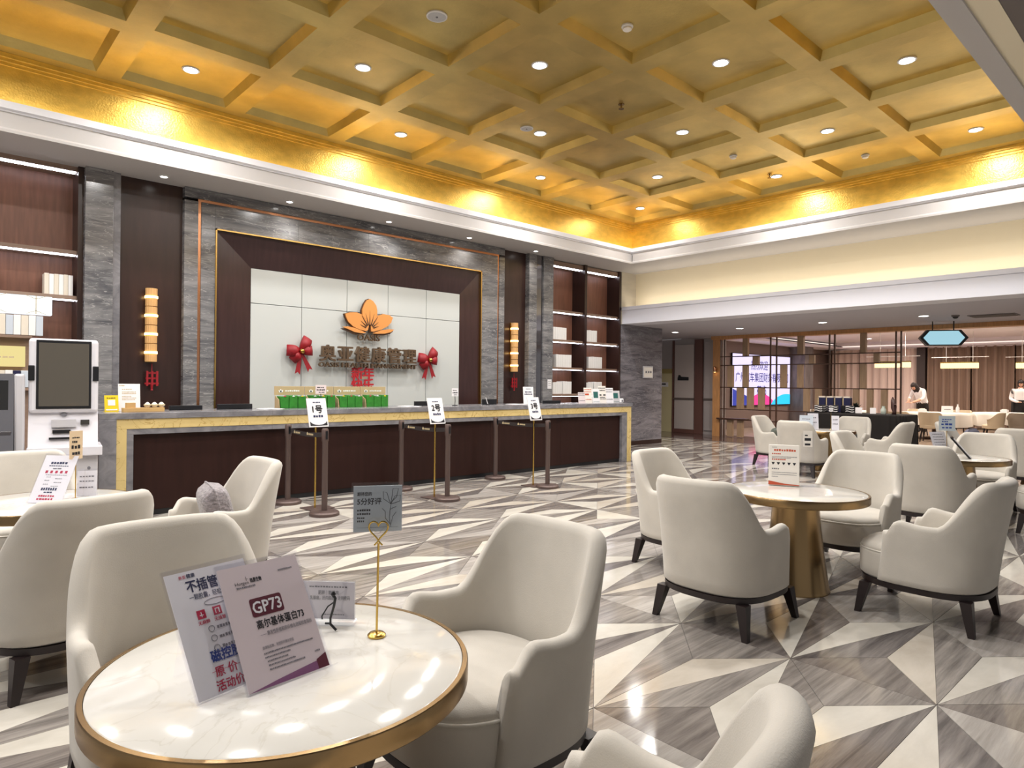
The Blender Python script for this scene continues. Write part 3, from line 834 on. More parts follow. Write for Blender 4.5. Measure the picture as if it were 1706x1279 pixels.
# ------------------------------------------------------------------ low ceiling and corridor
struct('ceiling_lower', MB().box(12.98, 17.55, -5.5, 14.5, 2.9, 3.1), LOWCEIL, 'low grey ceiling over the passage to the dining room', 'ceiling')
wr = struct('wall_corridor', MB().box(17.62, 17.8, 10.15, 14.5, 0, 2.9), CORRIDOR2, 'panelled corridor wall beside the slatted screen', 'wall')
struct('wall_corridor_end', MB().box(14.1, 17.7, 13.2, 13.4, 0, 2.9), CORRIDOR, 'end wall of the lift corridor', 'wall')
def wpanel(nm, y0, y1, z0, z1, m, dp=0.04):
    return MB().bbox(17.62 - dp, 17.62, y0, y1, z0, z1, 0.006).build(nm, m, wr)
wpanel('panel', 11.09, 11.78, 1.08, 2.72, CORRIDOR); wpanel('panel', 11.09, 11.78, 0.12, 1.02, CORRIDOR)
wpanel('panel', 10.42, 10.74, 1.08, 2.78, CORRIDOR2); wpanel('panel', 10.42, 10.74, 0.12, 1.02, CORRIDOR2)
wpanel('rail', 11.07, 11.80, 1.02, 1.08, mat('rail_dark', C(96, 86, 82), 0.4), 0.06)
wpanel('rail', 10.40, 10.76, 1.02, 1.08, MATS['rail_dark'], 0.06)
wpanel('post', 10.78, 11.05, 0.0, 2.86, CORRIDORRED, 0.08)
wpanel('post', 11.80, 11.86, 0.0, 2.86, CORRIDORRED, 0.05)
wpanel('skirting', 11.07, 11.80, 0.0, 0.12, CORRIDORRED, 0.05)
d1 = MB().bbox(17.60, 17.66, 11.88, 12.45, 0.0, 1.98, 0.006).build('door_1', OLIVE, label='pale olive door at the corridor end', cat='door', kind='structure')
MB().box(17.585, 17.60, 11.88, 12.45, 1.84, 1.98).build('header', OLIVEDARK, d1)
MB().box(17.588, 17.602, 12.02, 12.36, 1.42, 1.56).build('sign_plate', PAPER, d1)
MB().box(17.584, 17.590, 12.10, 12.30, 1.48, 1.52).build('print', INK, d1)
t = thing('corridor_sign', 'small black silhouette sign on the corridor panel', 'sign', (17.575, 11.46, 1.62))
MB().prism([(-0.19, 0), (0.19, 0), (0.19, 0.09), (0.10, 0.12), (0.02, 0.11), (-0.19, 0.10)], -0.02, 0.0, 'x').build('plate', BLACK, t)
MB().prism([(0.08, 0.10), (0.18, 0.10), (0.15, 0.17), (0.10, 0.16)], -0.02, 0.0, 'x').build('finial', BLACK, t)
t = thing('air_vent', 'dark rectangular air grille in the low ceiling', 'vent', (15.7, 3.2, 2.9))
MB().box(-0.26, 0.26, -0.38, 0.38, -0.012, 0.0).build('frame', mat('vent_grey', C(100, 96, 96), 0.6), t)
for k in range(7):
    MB().box(-0.22 + k * 0.065, -0.18 + k * 0.065, -0.35, 0.35, -0.02, -0.010).build('slat', DARKGREY, t)
t = thing('ceiling_dome', 'small dark dome camera on the low ceiling by the lantern', 'camera', (15.25, 3.73, 2.9))
MB().lathe([(0.07, 0), (0.07, -0.02), (0.06, -0.03)], 20).build('base', DARKGREY, t, smooth=40)
MB().lathe([(0.05, -0.03), (0.045, -0.055), (0.02, -0.07)], 20).build('dome', BLACK, t, smooth=40)
# hanging hexagon lantern sign
t = thing('hanging_lantern_sign', 'hexagonal lit blue white lantern sign hanging from the low ceiling', 'sign', (16.45, 4.25, 0), R(-58))
hx = [(-0.46, 0), (-0.32, 0.17), (0.32, 0.17), (0.46, 0), (0.32, -0.17), (-0.32, -0.17)]
mb = MB()
for i in range(6):
    a, b = hx[i], hx[(i + 1) % 6]; k = 0.86
    mb.hexa([(a[0], -0.07, 2.54 + a[1]), (b[0], -0.07, 2.54 + b[1]), (b[0] * k, -0.07, 2.54 + b[1] * k), (a[0] * k, -0.07, 2.54 + a[1] * k),
             (a[0], 0.07, 2.54 + a[1]), (b[0], 0.07, 2.54 + b[1]), (b[0] * k, 0.07, 2.54 + b[1] * k), (a[0] * k, 0.07, 2.54 + a[1] * k)])
mb.build('frame', BLACK, t)
MB().prism([(x * 0.87, 2.54 + z * 0.87) for x, z in hx], -0.055, 0.055, 'y').build('lit_face', L_LANT, t)
for x in (-0.2, 0.2):
    MB().tube([(x, 0, 2.70), (x, 0, 2.9)], 0.013, 8).build('rod', BLACK, t)

# ------------------------------------------------------------------ slatted screen
struct('trim_6', MB().box(17.22, 17.56, -5.5, 10.3, 2.80, 2.90), OAK, 'oak beam along the end of the low ceiling', 'beam')
ps = thing('slatted_screen', 'open wooden screen with staggered slats in front of the dining room', 'screen', (17.32, 7.7, 0))
XS = 0.0
def sy(y): return y - 7.7
for y in (10.06, 9.92, 8.54, 8.37, 6.98, 6.85, 5.44, 5.33):
    MB().box(-0.02, 0.02, sy(y) - 0.016, sy(y) + 0.016, 0, 2.80).build('post', SCREENWOOD, ps)
for z in (2.30, 2.05, 1.42, 0.80, 0.50):
    MB().box(-0.024, 0.024, sy(5.33), sy(10.06), z - 0.013, z + 0.013).build('rail', SCREENWOOD, ps)
ZR = [(2.313, 2.80), (2.063, 2.287), (1.433, 2.037), (0.813, 1.407), (0.02, 0.487)]
SL = [[(9.34, 9.19), (7.79, 7.63), (6.23, 6.10)], [(9.04, 8.87), (7.48, 7.35), (5.92, 5.80)],
      [(9.80, 9.64), (9.34, 9.19), (8.25, 8.09), (7.79, 7.65), (6.70, 6.57), (6.23, 6.10)],
      [(9.51, 9.33), (9.20, 9.03), (8.87, 8.71), (7.62, 7.48), (7.32, 7.18), (6.39, 6.26), (6.07, 5.94), (5.75, 5.62)],
      [(9.80, 9.64), (9.49, 9.33), (7.62, 7.48), (7.0, 6.86)]]
for (z0, z1), sl in zip(ZR, SL):
    for a, b in sl:
        MB().box(-0.05, 0.05, sy(b), sy(a), z0, z1).build('slat', SLAT, ps)
MB().box(-0.12, 0.12, sy(9.2), sy(10.1), 0.50, 0.54).build('shelf_board', SCREENWOOD, ps)
MB().box(-0.03, 0.03, sy(10.05), sy(10.28), 0.0, 2.8).build('side_panel', OAK, ps)
t = thing('copper_lamp', 'small glowing copper lamp on the left end of the slatted screen', 'lamp', (17.22, 10.17, 1.86))
MB().lathe([(0.04, 0.0), (0.055, 0.10), (0.03, 0.16)], 14).build('shade', COPPER, t, smooth=40)
MB().lathe([(0.03, -0.005), (0.03, 0.02)], 12).build('bulb', L_BULB, t)

# ------------------------------------------------------------------ dining room
struct('ceiling_dining', MB().box(17.5, 28.6, -5.5, 11.6, 3.2, 3.35), DINCEIL, 'pale ceiling of the dining room with cove bands', 'ceiling')
mb = MB(); mb.box(27.6, 28.6, -5.5, 11.6, 2.98, 3.11); mb.box(27.0, 28.6, -5.5, 11.6, 3.10, 3.21)
mb.box(17.5, 28.6, 10.6, 11.6, 2.98, 3.06)
struct('trim_7', mb, DINCEIL, 'stepped cornice round the dining room ceiling', 'cornice')
mb = MB(); mb.box(27.575, 27.598, -5.5, 10.6, 3.06, 3.085); mb.box(18, 26.6, 10.575, 10.598, 3.10, 3.125)
struct('trim_8', mb, L_COVEBAR, 'warm light line in the dining room cornice', 'cove light')
wt = struct('wall_dining_far', MB().box(17.8, 28.6, 11.5, 11.7, 0, 3.1), mat('taupe_wall', C(122, 104, 98), 0.7), 'taupe dining room wall behind the big display', 'wall')
struct('wall_dining_right', MB().box(28.5, 28.7, -5.5, 11.7, 0, 3.1), mat('dim_wall', C(150, 124, 110), 0.8), 'dining room wall behind the long curtains', 'wall')
# LED display
t = thing('led_display', 'large lilac welcome display with blue, pink and cyan waves', 'screen', (22.6, 11.48, 0.80))
MB().box(-2.14, 2.14, -0.05, 0.0, -0.03, 1.79).build('bezel', BLACK, t)
MB().box(-2.12, 2.12, -0.06, -0.05, 0.0, 1.77).build('lit_panel', L_WHITE, t)
def hill(x0, x1, xs, h0, nm, m, y):
    pts = [(x0, 0)] + [(x1, 0)]
    n = 12; top = []
    for i in range(n + 1):
        u_ = i / n; top.append((x1 + (x0 - x1) * u_, xs(1 - u_) * h0))
    MB().prism([(x0, 0.0), (x1, 0.0)] + top, y - 0.002, y, 'y').build(nm, m, t)
hill(-2.12, -0.3, lambda u_: (1 - u_) ** 0.8 + 0.02, 0.56, 'blue_wave', L_BLUE, -0.061)
hill(-1.0, 0.95, lambda u_: math.sin(PI * (0.12 + 0.88 * u_)) ** 0.8 + 0.01, 0.40, 'pink_wave', L_PINK, -0.064)
hill(0.6, 2.12, lambda u_: math.sin(PI * 0.62 * u_) ** 0.7 + 0.01, 0.38, 'cyan_wave', L_CYAN, -0.067)
mb = MB(); text_into(mb, [('热烈欢迎', -0.28, 1.27, 0.36, 'CENTER', 0.01, 1.22), ('广州汽车集团财务有限公司', 0.0, 0.84, 0.36, 'CENTER', 0.01, 3.9), ('莅临', -0.12, 0.38, 0.36, 'CENTER', 0.01)], -0.07)
link('lettering', mb.mesh('lettering', L_TEXT, fix=False), t)
t = thing('stone_column', 'rough grey stone column right of the big display', 'column', (25.15, 11.2, 0))
MB().bbox(-0.30, 0.42, -0.3, 0.3, 0, 2.98, 0.02).build('shaft', STONECOL, t)
# curtains on the far wall: pleated panels
def curtain(y0, y1, z1, m, label, x=28.1, amp=0.12):
    n = max(8, int((y1 - y0) / 0.055)); vs = []; fs = []
    rr = random.Random(int(y0 * 31))
    per = 0.26
    for i in range(n + 1):
        y = y0 + (y1 - y0) * i / n
        o = amp * math.sin(2 * PI * y / per + 0.7 * math.sin(y * 1.7)) + 0.02 * math.sin(y * 7.3)
        for z, k in ((0.03, 1.15), (1.4, 1.0), (z1, 0.8)):
            vs.append((x + o * k, y, z)); vs.append((x + o * k + 0.012, y, z))
    for i in range(n):
        for s in range(2):
            for q in range(2):
                a = i * 6 + s * 2 + q; b = (i + 1) * 6 + s * 2 + q
                fs.append((a, b, b + 2, a + 2))
    t = thing('curtain', label, 'curtain', (0, 0, 0), 0, 'curtains of the dining room')
    link('cloth', MB().add(vs, fs).mesh('cloth', m, 'all', fix=False), t)
    MB().box(x - 0.06, x + 0.06, y0, y1, z1 - 0.02, z1 + 0.02).build('track', DINCEIL, t)
ycs = [7.76, 6.4, 5.1, 3.8, 2.3, 0.3, -2.5]
labs = ['brown pleated curtain directly behind the bending waitress', 'brown pleated curtain right of the bending waitress', 'brown pleated curtain behind the lit lantern sign chairs',
        'brown pleated curtain between the two dining tables', 'brown pleated curtain behind the right dining table', 'brown pleated curtain beyond the right picture edge']
for k in range(6):
    curtain(ycs[k + 1], ycs[k] - 0.03, 2.97, CURTAIN, labs[k])
for k, (a, b, l) in enumerate([(8.08, 9.1, 'pale pink sheer curtain left of the bending waitress'), (9.1, 10.1, 'pale pink sheer curtain behind the right half of the screen'), (10.1, 11.2, 'pale sheer curtain beside the stone column')]):
    curtain(a, b - 0.02, 2.97, SHEER, l, 28.0, 0.05)
t = thing('dark_column', 'narrow dark column between pale and brown curtains', 'column', (28.0, 7.92, 0))
MB().box(-0.1, 0.1, -0.14, 0.14, 0, 2.97).build('shaft', mat('column_brown', C(62, 50, 48), 0.5), t)
# crystal bar chandeliers
def chandelier(x, y, z, label, L=1.0):
    t = thing('crystal_chandelier', label, 'chandelier', (x, y, z), 0, 'crystal chandeliers over the dining tables')
    MB().box(-0.05, 0.05, -L / 2, L / 2, 0.17, 0.20).build('bar', BRASS, t)
    mb = MB(); n = 22
    for i in range(n):
        for dx in (-0.05, 0.05):
            yy = -L / 2 + L * (i + 0.5) / n
            mb.lathe([(0.006, 0.0), (0.016, 0.02), (0.016, 0.15), (0.008, 0.17)], 6, dx, yy)
    mb.build('crystal_drops', L_CRYSTAL, t, kind='stuff')
    for s in (-0.7, 0.7):
        MB().tube([(0, s * L / 2, 0.20), (0, s * L / 2, 3.2 - z)], 0.006, 6).build('rod', INKWHITE, t)
    MB().box(-0.015, 0.015, -L * 0.75, L * 0.75, 0.34, 0.36).build('cross_bar', INKWHITE, t)
chandelier(23.85, 5.72, 2.07, 'lit crystal bar chandelier just right below the lantern sign')
chandelier(22.3, 7.1, 2.07, 'lit crystal bar chandelier seen through the right end of the screen')
chandelier(24.6, 3.95, 2.07, 'lit crystal bar chandelier at the right picture edge')
# dining downlights
proto = None
for q, (x, y) in enumerate([(19.5, 9.2), (19.6, 6.6), (19.6, 4.2), (22.2, 8.9), (22.4, 6.3), (22.6, 3.8), (25.2, 8.8), (25.4, 6.2), (25.4, 3.6)]):
    lab = 'ceiling downlight in the dining room, %s row, %s' % (['near', 'near', 'near', 'middle', 'middle', 'middle', 'far', 'far', 'far'][q], ['left', 'centre', 'right'][q % 3])
    if proto is None:
        proto = t = thing('dining_downlight', lab, 'downlight', (x, y, 3.2), 0, 'downlights of the dining room')
        downlight_parts(t, 0.09, WHITE, L_SPOT)
    else:
        t = dup(proto, (x, y, 3.2), 0, lab)
    area_light('lamp', (0, 0, -0.02), 0.18, P_DINING, (1, 0.86, 0.72), (0, 0, 0), None, 170, t)

# ------------------------------------------------------------------ reception counter
ct = thing('reception_counter', 'long reception counter in dark wood with grey and yellow marble bands', 'counter', (5.8, 7.8, 0))
def cx_(x): return x - 5.8
def cpart(nm, x0, x1, y0, y1, z0, z1, m, b=0.004):
    return MB().bbox(cx_(x0), cx_(x1), y0 - 7.8, y1 - 7.8, z0, z1, b).build(nm, m, ct)
segs = [1.40, 3.2, 5.0, 6.8, 8.6, 10.22]
for a, b in zip(segs, segs[1:]):
    cpart('top_slab', a, b, 7.78, 8.55, 1.045, 1.11, COUNTERMARBLE)
for a, b in zip([1.56] + segs[1:-1], segs[1:-1] + [10.20]):
    cpart('yellow_band', a, b, 7.795, 7.90, 0.94, 1.045, YELLOWMARBLE, 0.003)
    cpart('grey_band', max(a, 1.655), min(b, 10.08), 7.80, 7.90, 0.88, 0.94, COUNTERMARBLE, 0.003)
cpart('end_slab', 1.40, 1.56, 7.78, 8.55, 0.0, 1.045, COUNTERMARBLE)
cpart('yellow_band', 1.56, 1.655, 7.795, 7.90, 0.0, 0.94, YELLOWMARBLE, 0.003)
cpart('grey_band', 1.655, 1.72, 7.80, 7.90, 0.0, 0.88, COUNTERMARBLE, 0.003)
cpart('yellow_band', 10.08, 10.20, 7.795, 7.90, 0.0, 0.94, YELLOWMARBLE, 0.003)
cpart('grey_band', 9.93, 10.08, 7.80, 7.90, 0.0, 0.88, COUNTERMARBLE, 0.003)
cpart('end_slab', 10.06, 10.22, 7.90, 8.55, 0.0, 1.045, COUNTERMARBLE)
xs = [1.72, 3.4, 5.05, 6.7, 8.3, 9.93]
for a, b in zip(xs, xs[1:]):
    cpart('front_panel', a + 0.001, b - 0.001, 7.86, 7.90, 0.06, 0.88, COUNTERWOOD, 0.002)
cpart('plinth', 1.72, 9.93, 7.87, 7.92, 0.0, 0.06, BLACK, 0.002)
cpart('back_body', 1.56, 10.06, 7.92, 8.5, 0.05, 1.0, COUNTERWOOD)
ZT = 1.11

# things on the counter
def easel_card(name, label, cat, x, y, z, wd, hg, m, rz=0.0, tilt=R(12), group=None, texts=(), bars=(), ink=INK, acrylic=False, th=0.004):
    """an upright card on a small foot; returns the Empty carrying the parts (local xz plane, front -y)"""
    t = thing(name, label, cat, (x, y, z), rz, group)
    c = bpy.data.objects.new('face', MB().box(-wd / 2, wd / 2, 0, th, 0, hg).mesh('face', m)); COL.objects.link(c)
    c.parent = t; c.rotation_euler = (-tilt, 0, 0); c.location = (0, 0, 0.004)
    MB().hexa([(-wd * 0.45, 0.0, 0.0), (wd * 0.45, 0, 0), (wd * 0.45, 0.08, 0), (-wd * 0.45, 0.08, 0), (-wd * 0.45, 0, 0.004), (wd * 0.45, 0, 0.004), (wd * 0.45, 0.08, 0.004), (-wd * 0.45, 0.08, 0.004)]).build('foot', GLASSCLEAR if acrylic else m, t)
    if acrylic:
        a = MB().box(-wd / 2 - 0.006, wd / 2 + 0.006, -0.004, -0.002, -0.002, hg + 0.012).build('acrylic_sleeve', GLASSFILM, c)
    if texts or bars:
        printed(c, 'print', ink, texts, bars, -0.0015)
    return t, c
t, c = easel_card('qr_stand', 'yellow payment stand at the left end of the counter', 'stand', 1.585, 8.14, ZT, 0.135, 0.175, YELLOWPLASTIC, R(6), R(8))
MB().box(-0.035, 0.035, -0.002, 0, 0.065, 0.125).build('white_square', PAPER, c); MB().box(-0.055, 0.055, -0.002, 0, 0.012, 0.026).build('footer_strip', PAPER, c)
bar_into(MB(), dashes(-0.045, 0.045, 0.14, 0.012, 5), -0.0015).build('print', INK, c, kind='stuff')
easel_card('notice_stand', 'tall white notice sheet beside the yellow payment stand', 'notice', 1.77, 8.22, ZT, 0.215, 0.30, PAPER, 0, R(6), None, (),
           dashes(-0.07, 0.03, 0.235, 0.01, 5) + dashes(-0.07, 0.07, 0.205, 0.01, 9) + dashes(-0.07, 0.07, 0.188, 0.01, 9) + dashes(-0.07, 0.02, 0.155, 0.01, 6) + dashes(-0.07, 0.07, 0.138, 0.01, 9) + dashes(-0.07, 0.06, 0.12, 0.01, 9) + dashes(-0.095, -0.04, 0.275, 0.012, 3), INKTAN)
t = thing('wooden_block_tray', 'light wooden tray with a square block on the counter', 'tray', (1.86, 8.02, ZT))
MB().bbox(-0.20, 0.20, -0.05, 0.05, 0.0, 0.045, 0.003).build('tray', WOODBLOCK, t)
MB().bbox(-0.17, -0.08, -0.03, 0.03, 0.045, 0.10, 0.003).build('block', WOODBLOCK, t)
for k in range(3):
    t = thing('shell_ornament', 'small beige shell ornament on the wooden tray, %s of three' % ['left', 'middle', 'right'][k], 'ornament', (1.90 + k * 0.07, 8.02, ZT + 0.045), k * 0.6, 'ornaments on the wooden tray')
    MB().lathe([(0.012, 0.0), (0.03, 0.012), (0.034, 0.03), (0.02, 0.05), (0.006, 0.06)], 12).build('shell', BOOKCREAM, t, smooth='all')
    MB().lathe([(0.036, 0.022), (0.038, 0.028), (0.036, 0.034)], 12).build('rim', INKTAN, t)
def desk_screen(x, y, wd, hg, label, rz=0.0):
    t = thing('desk_monitor', label, 'monitor', (x, y, ZT), rz, 'black monitors behind the counter edge')
    MB().bbox(-wd / 2, wd / 2, 0, 0.03, 0.0, hg, 0.004).build('back_shell', BLACK, t)
    MB().box(-wd / 2 + 0.01, wd / 2 - 0.01, 0.03, 0.032, 0.01, hg - 0.01).build('panel', SCREENGLASS, t)
    MB().box(-0.08, 0.08, 0.0, 0.12, 0.0, 0.008).build('foot', BLACK, t)
desk_screen(2.36, 8.24, 0.36, 0.055, 'black monitor edge right of the wooden tray')
desk_screen(2.92, 8.24, 0.42, 0.065, 'black monitor edge before the dark niche frame')
desk_screen(5.70, 8.25, 0.30, 0.07, 'black monitor edge left of the second queue sign')
desk_screen(7.05, 8.28, 0.30, 0.09, 'black monitor edge at the right foot of the marble portal')
desk_screen(8.48, 8.24, 0.44, 0.055, 'black monitor edge left of the leaflet row')
for k, (x, y) in enumerate([(3.25, 8.05), (5.30, 8.05), (7.45, 8.1)]):
    t = thing('paper_sheets', ['loose white papers left of the green displays', 'loose white papers right of the green displays', 'loose papers left of the white notice card'][k], 'paper', (x, y, ZT))
    for q in range(3):
        MB().box(-0.10 + 0.02 * q, 0.10 + 0.02 * q, -0.14, 0.14, 0.001 + q * 0.003, 0.003 + q * 0.003).build('sheet', PAPER, t, (0, 0, 0), (0, 0, 0.1 * q))
# four green product displays with beige header cards
for k in range(4):
    lab = 'green product carton display with beige logo header, %s of four' % ['leftmost', 'second from left', 'third from left', 'rightmost'][k]
    t = thing('product_display', lab, 'display box', (3.66 + k * 0.415, 8.22, ZT), 0, 'green product displays on the counter')
    h_ = MB().bbox(-0.205, 0.205, 0.14, 0.15, 0.17, 0.285, 0.002).build('header_card', BEIGECARD, t)
    mb = MB()
    for a in (-0.8, 0, 0.8):
        mb.prism([(x - 0.12, z + 0.205) for x, z in petal(0, 0, a, 0.042, 0.013, 5)], 0.137, 0.139, 'y')
    mb.build('logo_mark', INKWHITE, h_)
    bar_into(MB(), dashes(-0.06, 0.14, 0.215, 0.022, 7, k), 0.138).build('logo_print', INKWHITE, h_, kind='stuff')
    for q in range(3):
        b_ = MB().bbox(-0.18 + q * 0.118, -0.07 + q * 0.118, 0.0, 0.13, 0.0, 0.155 + 0.012 * ((q + k) % 2), 0.004).build('carton', GREENBOX, t)
        MB().prism([(-0.145 + q * 0.118, 0.15), (-0.105 + q * 0.118, 0.15), (-0.125 + q * 0.118, 0.17)], -0.002, 0.0, 'y').build('tab', [INKRED, INKWHITE, YELLOWPLASTIC][(q + k) % 3], b_)
    MB().hexa([(-0.2, -0.01, 0), (-0.194, -0.01, 0), (-0.194, 0.14, 0), (-0.2, 0.14, 0), (-0.2, 0.01, 0.11), (-0.194, 0.01, 0.11), (-0.194, 0.14, 0.17), (-0.2, 0.14, 0.17)]).build('side_wing', BEIGECARD, t)
# table stands with small cards
def stand_card(x, y, label, wd, hg, h0, m, z=ZT, rz=0.0, pole=BLACK, lines=None, ink=INK):
    t = thing('card_holder', label, 'card stand', (x, y, z), rz)
    MB().lathe([(0.045, 0), (0.045, 0.008), (0.01, 0.014)], 18).build('foot', pole, t, smooth=40)
    MB().tube([(0, 0, 0.012), (0.004, 0, h0 * 0.5), (0, 0, h0)], 0.005, 6).build('pole', pole, t)
    c = MB().box(-wd / 2, wd / 2, -0.004, 0.0, h0, h0 + hg).build('card', m, t)
    printed(c, 'print', ink, (), lines if lines else dashes(-wd * 0.35, wd * 0.3, h0 + hg * 0.66, hg * 0.12, 4) + dashes(-wd * 0.4, wd * 0.4, h0 + hg * 0.36, hg * 0.18, 5) + dashes(-wd * 0.2, wd * 0.35, h0 + hg * 0.12, hg * 0.1, 4), -0.005)
stand_card(3.97, 8.10, 'small pinkish card standing before the green displays', 0.15, 0.115, 0.19, PINKPAPER)
stand_card(6.20, 8.12, 'small white card on a black twig holder right of the displays', 0.125, 0.125, 0.145, PAPER)
t, c = easel_card('notice_stand', 'white notice card standing before the right marble column', 'notice', 7.86, 8.2, ZT, 0.21, 0.295, PAPER, R(-10), R(5), None, (),
           dashes(-0.05, 0.05, 0.25, 0.014, 4) + dashes(-0.07, 0.07, 0.195, 0.024, 5) + dashes(-0.08, 0.08, 0.155, 0.024, 6) + dashes(-0.02, 0.07, 0.07, 0.024, 4), INKNAVY)
labs = ['short pinkish leaflet at the left end of the leaflet row', 'leaflet with red print in the leaflet row', 'leaflet with dark teal picture in the leaflet row', 'tallest leaflet with brown pictures in the leaflet row',
        'plain white printed leaflet in the leaflet row', 'small framed card with green picture at the right counter end']
dat = [(9.22, 0.19, 0.20, PINKPAPER, INKGREY), (9.45, 0.22, 0.285, PAPERWARM, INKORANGE), (9.68, 0.21, 0.265, PAPER, INKTEAL), (9.92, 0.22, 0.32, PAPERWARM, INK), (10.16 - 0.02, 0.22, 0.285, PAPER, INKGREY), (10.40 - 0.03, 0.26, 0.23, KIOSKGREY, INKTEAL)]
for k, (x, wd, hg, m, ink) in enumerate(dat):
    xx = 9.10 + (x - 9.22) * 0.88 + 0.05
    bars = dashes(-wd * 0.4, wd * 0.4, hg * 0.85, hg * 0.06, 6) + dashes(-wd * 0.4, wd * 0.4, hg * 0.70, hg * 0.07, 5) + dashes(-wd * 0.4, wd * 0.4, hg * 0.2, hg * 0.06, 6)
    if k in (1,): bars += [(-wd * 0.38, wd * 0.1, hg * 0.5, hg * 0.62)]
    if k in (2, 5): bars = [(-wd * 0.3, wd * 0.25, hg * 0.35, hg * 0.8), (-wd * 0.36, wd * 0.36, hg * 0.05, hg * 0.08)]
    if k == 3: bars += [(-wd * 0.38, -wd * 0.1, hg * 0.42, hg * 0.5), (wd * 0.1, wd * 0.38, hg * 0.42, hg * 0.5), (-wd * 0.3, wd * 0.3, hg * 0.3, hg * 0.34)]
    easel_card('leaflet', labs[k], 'leaflet', xx, 8.12 + 0.02 * (k % 2), ZT, wd * 0.88, hg, m, R(-8), R(7), 'leaflets at the right end of the counter', (), bars, ink)
t = thing('small_clock', 'tiny white rounded gadget at the right counter end', 'gadget', (10.13, 7.98, ZT))
MB().bbox(-0.045, 0.045, -0.02, 0.02, 0.0, 0.085, 0.015).build('body', PAPER, t)
MB().box(-0.02, 0.02, -0.022, -0.019, 0.02, 0.06).build('face', INKGREY, t)

# ------------------------------------------------------------------ stanchions and queue signs
POST_X = [3.335, 4.92, 6.61]; FY = [6.69, 6.58, 6.50]
def stanchion_parts(t):
    MB().lathe([(0.16, 0), (0.16, 0.03), (0.145, 0.045), (0.03, 0.052)], 32).build('base', POSTBROWN, t, smooth=40)
    MB().lathe([(0.032, 0.05), (0.032, 0.80), (0.038, 0.81), (0.038, 0.93), (0.030, 0.945)], 20).build('post', POSTBROWN, t, smooth=40)
    MB().box(-0.012, 0.012, -0.042, 0.042, 0.83, 0.92).build('belt_slot', BLACK, t)
proto = None
nm = ['left', 'middle', 'right']
for k in range(3):
    for side, y in (('front', FY[k]), ('rear', 7.60)):
        lab = 'brown belt stanchion, %s post of the %s queue lane' % (side, nm[k])
        loc = (POST_X[k] if side == 'front' else POST_X[k] - 0.02, y, 0)
        if proto is None:
            proto = t = thing('belt_stanchion', lab, 'stanchion', loc, 0, 'belt stanchions before the counter'); stanchion_parts(t)
        else:
            t = dup(proto, loc, 0, lab)
    b = thing('queue_belt', 'dark belt with white logo print in the %s queue lane' % nm[k], 'belt', (POST_X[k] - 0.01, 7.15, 0.85), 0, 'queue belts')
    y0, y1 = FY[k] + 0.045 - 7.15, 7.555 - 7.15
    n = 10; vs = []; fs = []
    for i in range(n + 1):
        y = y0 + (y1 - y0) * i / n; sag = -0.02 * math.sin(PI * i / n)
        for dx, dz in ((-0.002, 0), (0.002, 0), (0.002, 0.05), (-0.002, 0.05)):
            vs.append((dx, y, dz + sag))
    for i in range(n):
        for j in range(4):
            fs.append((i * 4 + j, i * 4 + (j + 1) % 4, (i + 1) * 4 + (j + 1) % 4, (i + 1) * 4 + j))
    MB().add(vs, fs).build('strap', BELT, b)
    for yy in (0.22, -0.12):
        mb = MB()
        mb.add([(-0.0035, yy + a, z) for a, z in ((0.085, 0.0), (0.055, 0.0), (0.05, 0.015), (0.07, 0.038), (0.09, 0.015))], [(0, 1, 2, 3, 4)])
        for q in range(5):
            mb.add([(-0.0035, yy + 0.04 - q * 0.024, 0.002), (-0.0035, yy + 0.02 - q * 0.024, 0.002), (-0.0035, yy + 0.02 - q * 0.024, 0.022), (-0.0035, yy + 0.04 - q * 0.024, 0.022)], [(0, 1, 2, 3)])
        link('logo_print', mb.mesh('logo_print', INKTAN, fix=False), b)
for k, (x, y) in enumerate([(3.45, 7.10), (4.93, 6.83), (6.59, 6.74)]):
    t = thing('queue_sign', 'white queue sign on a thin gold pole, %s' % ['numbered one, at the left', 'numbered two, in the middle', 'numbered three, at the right'][k], 'sign', (x, y, 0), R(4), 'numbered queue signs')
    MB().bbox(-0.15, 0.15, -0.13, 0.13, 0.0, 0.012, 0.003).build('base_plate', POSTBROWN, t)
    MB().tube([(-0.03, 0, 0.012), (-0.03, 0, 0.97)], 0.011, 10).build('pole', BRASS, t, smooth=40)
    f_ = MB().box(-0.122, 0.122, 0.002, 0.012, -0.005, 0.33).build('frame', PAPER, t, (0.0, -0.03, 0.945), (R(-14), 0, 0))
    MB().prism([(-0.108, 0.008), (0.108, 0.008), (0.108, 0.06), (0.09, 0.04), (0.05, 0.022), (0.0, 0.016), (-0.05, 0.022), (-0.09, 0.04), (-0.108, 0.06)], 0.0005, 0.002, 'y').build('corner_print', INK, f_)
    printed(f_, 'number', INK, [('%d号' % (k + 1), 0.0, 0.165, 0.10, 'CENTER', 0.035)], (), 0.0)
    printed(f_, 'small_print', INKNAVY, (), dashes(-0.05, 0.05, 0.275, 0.014, 5) + dashes(-0.06, 0.07, 0.105, 0.03, 4), 0.0)

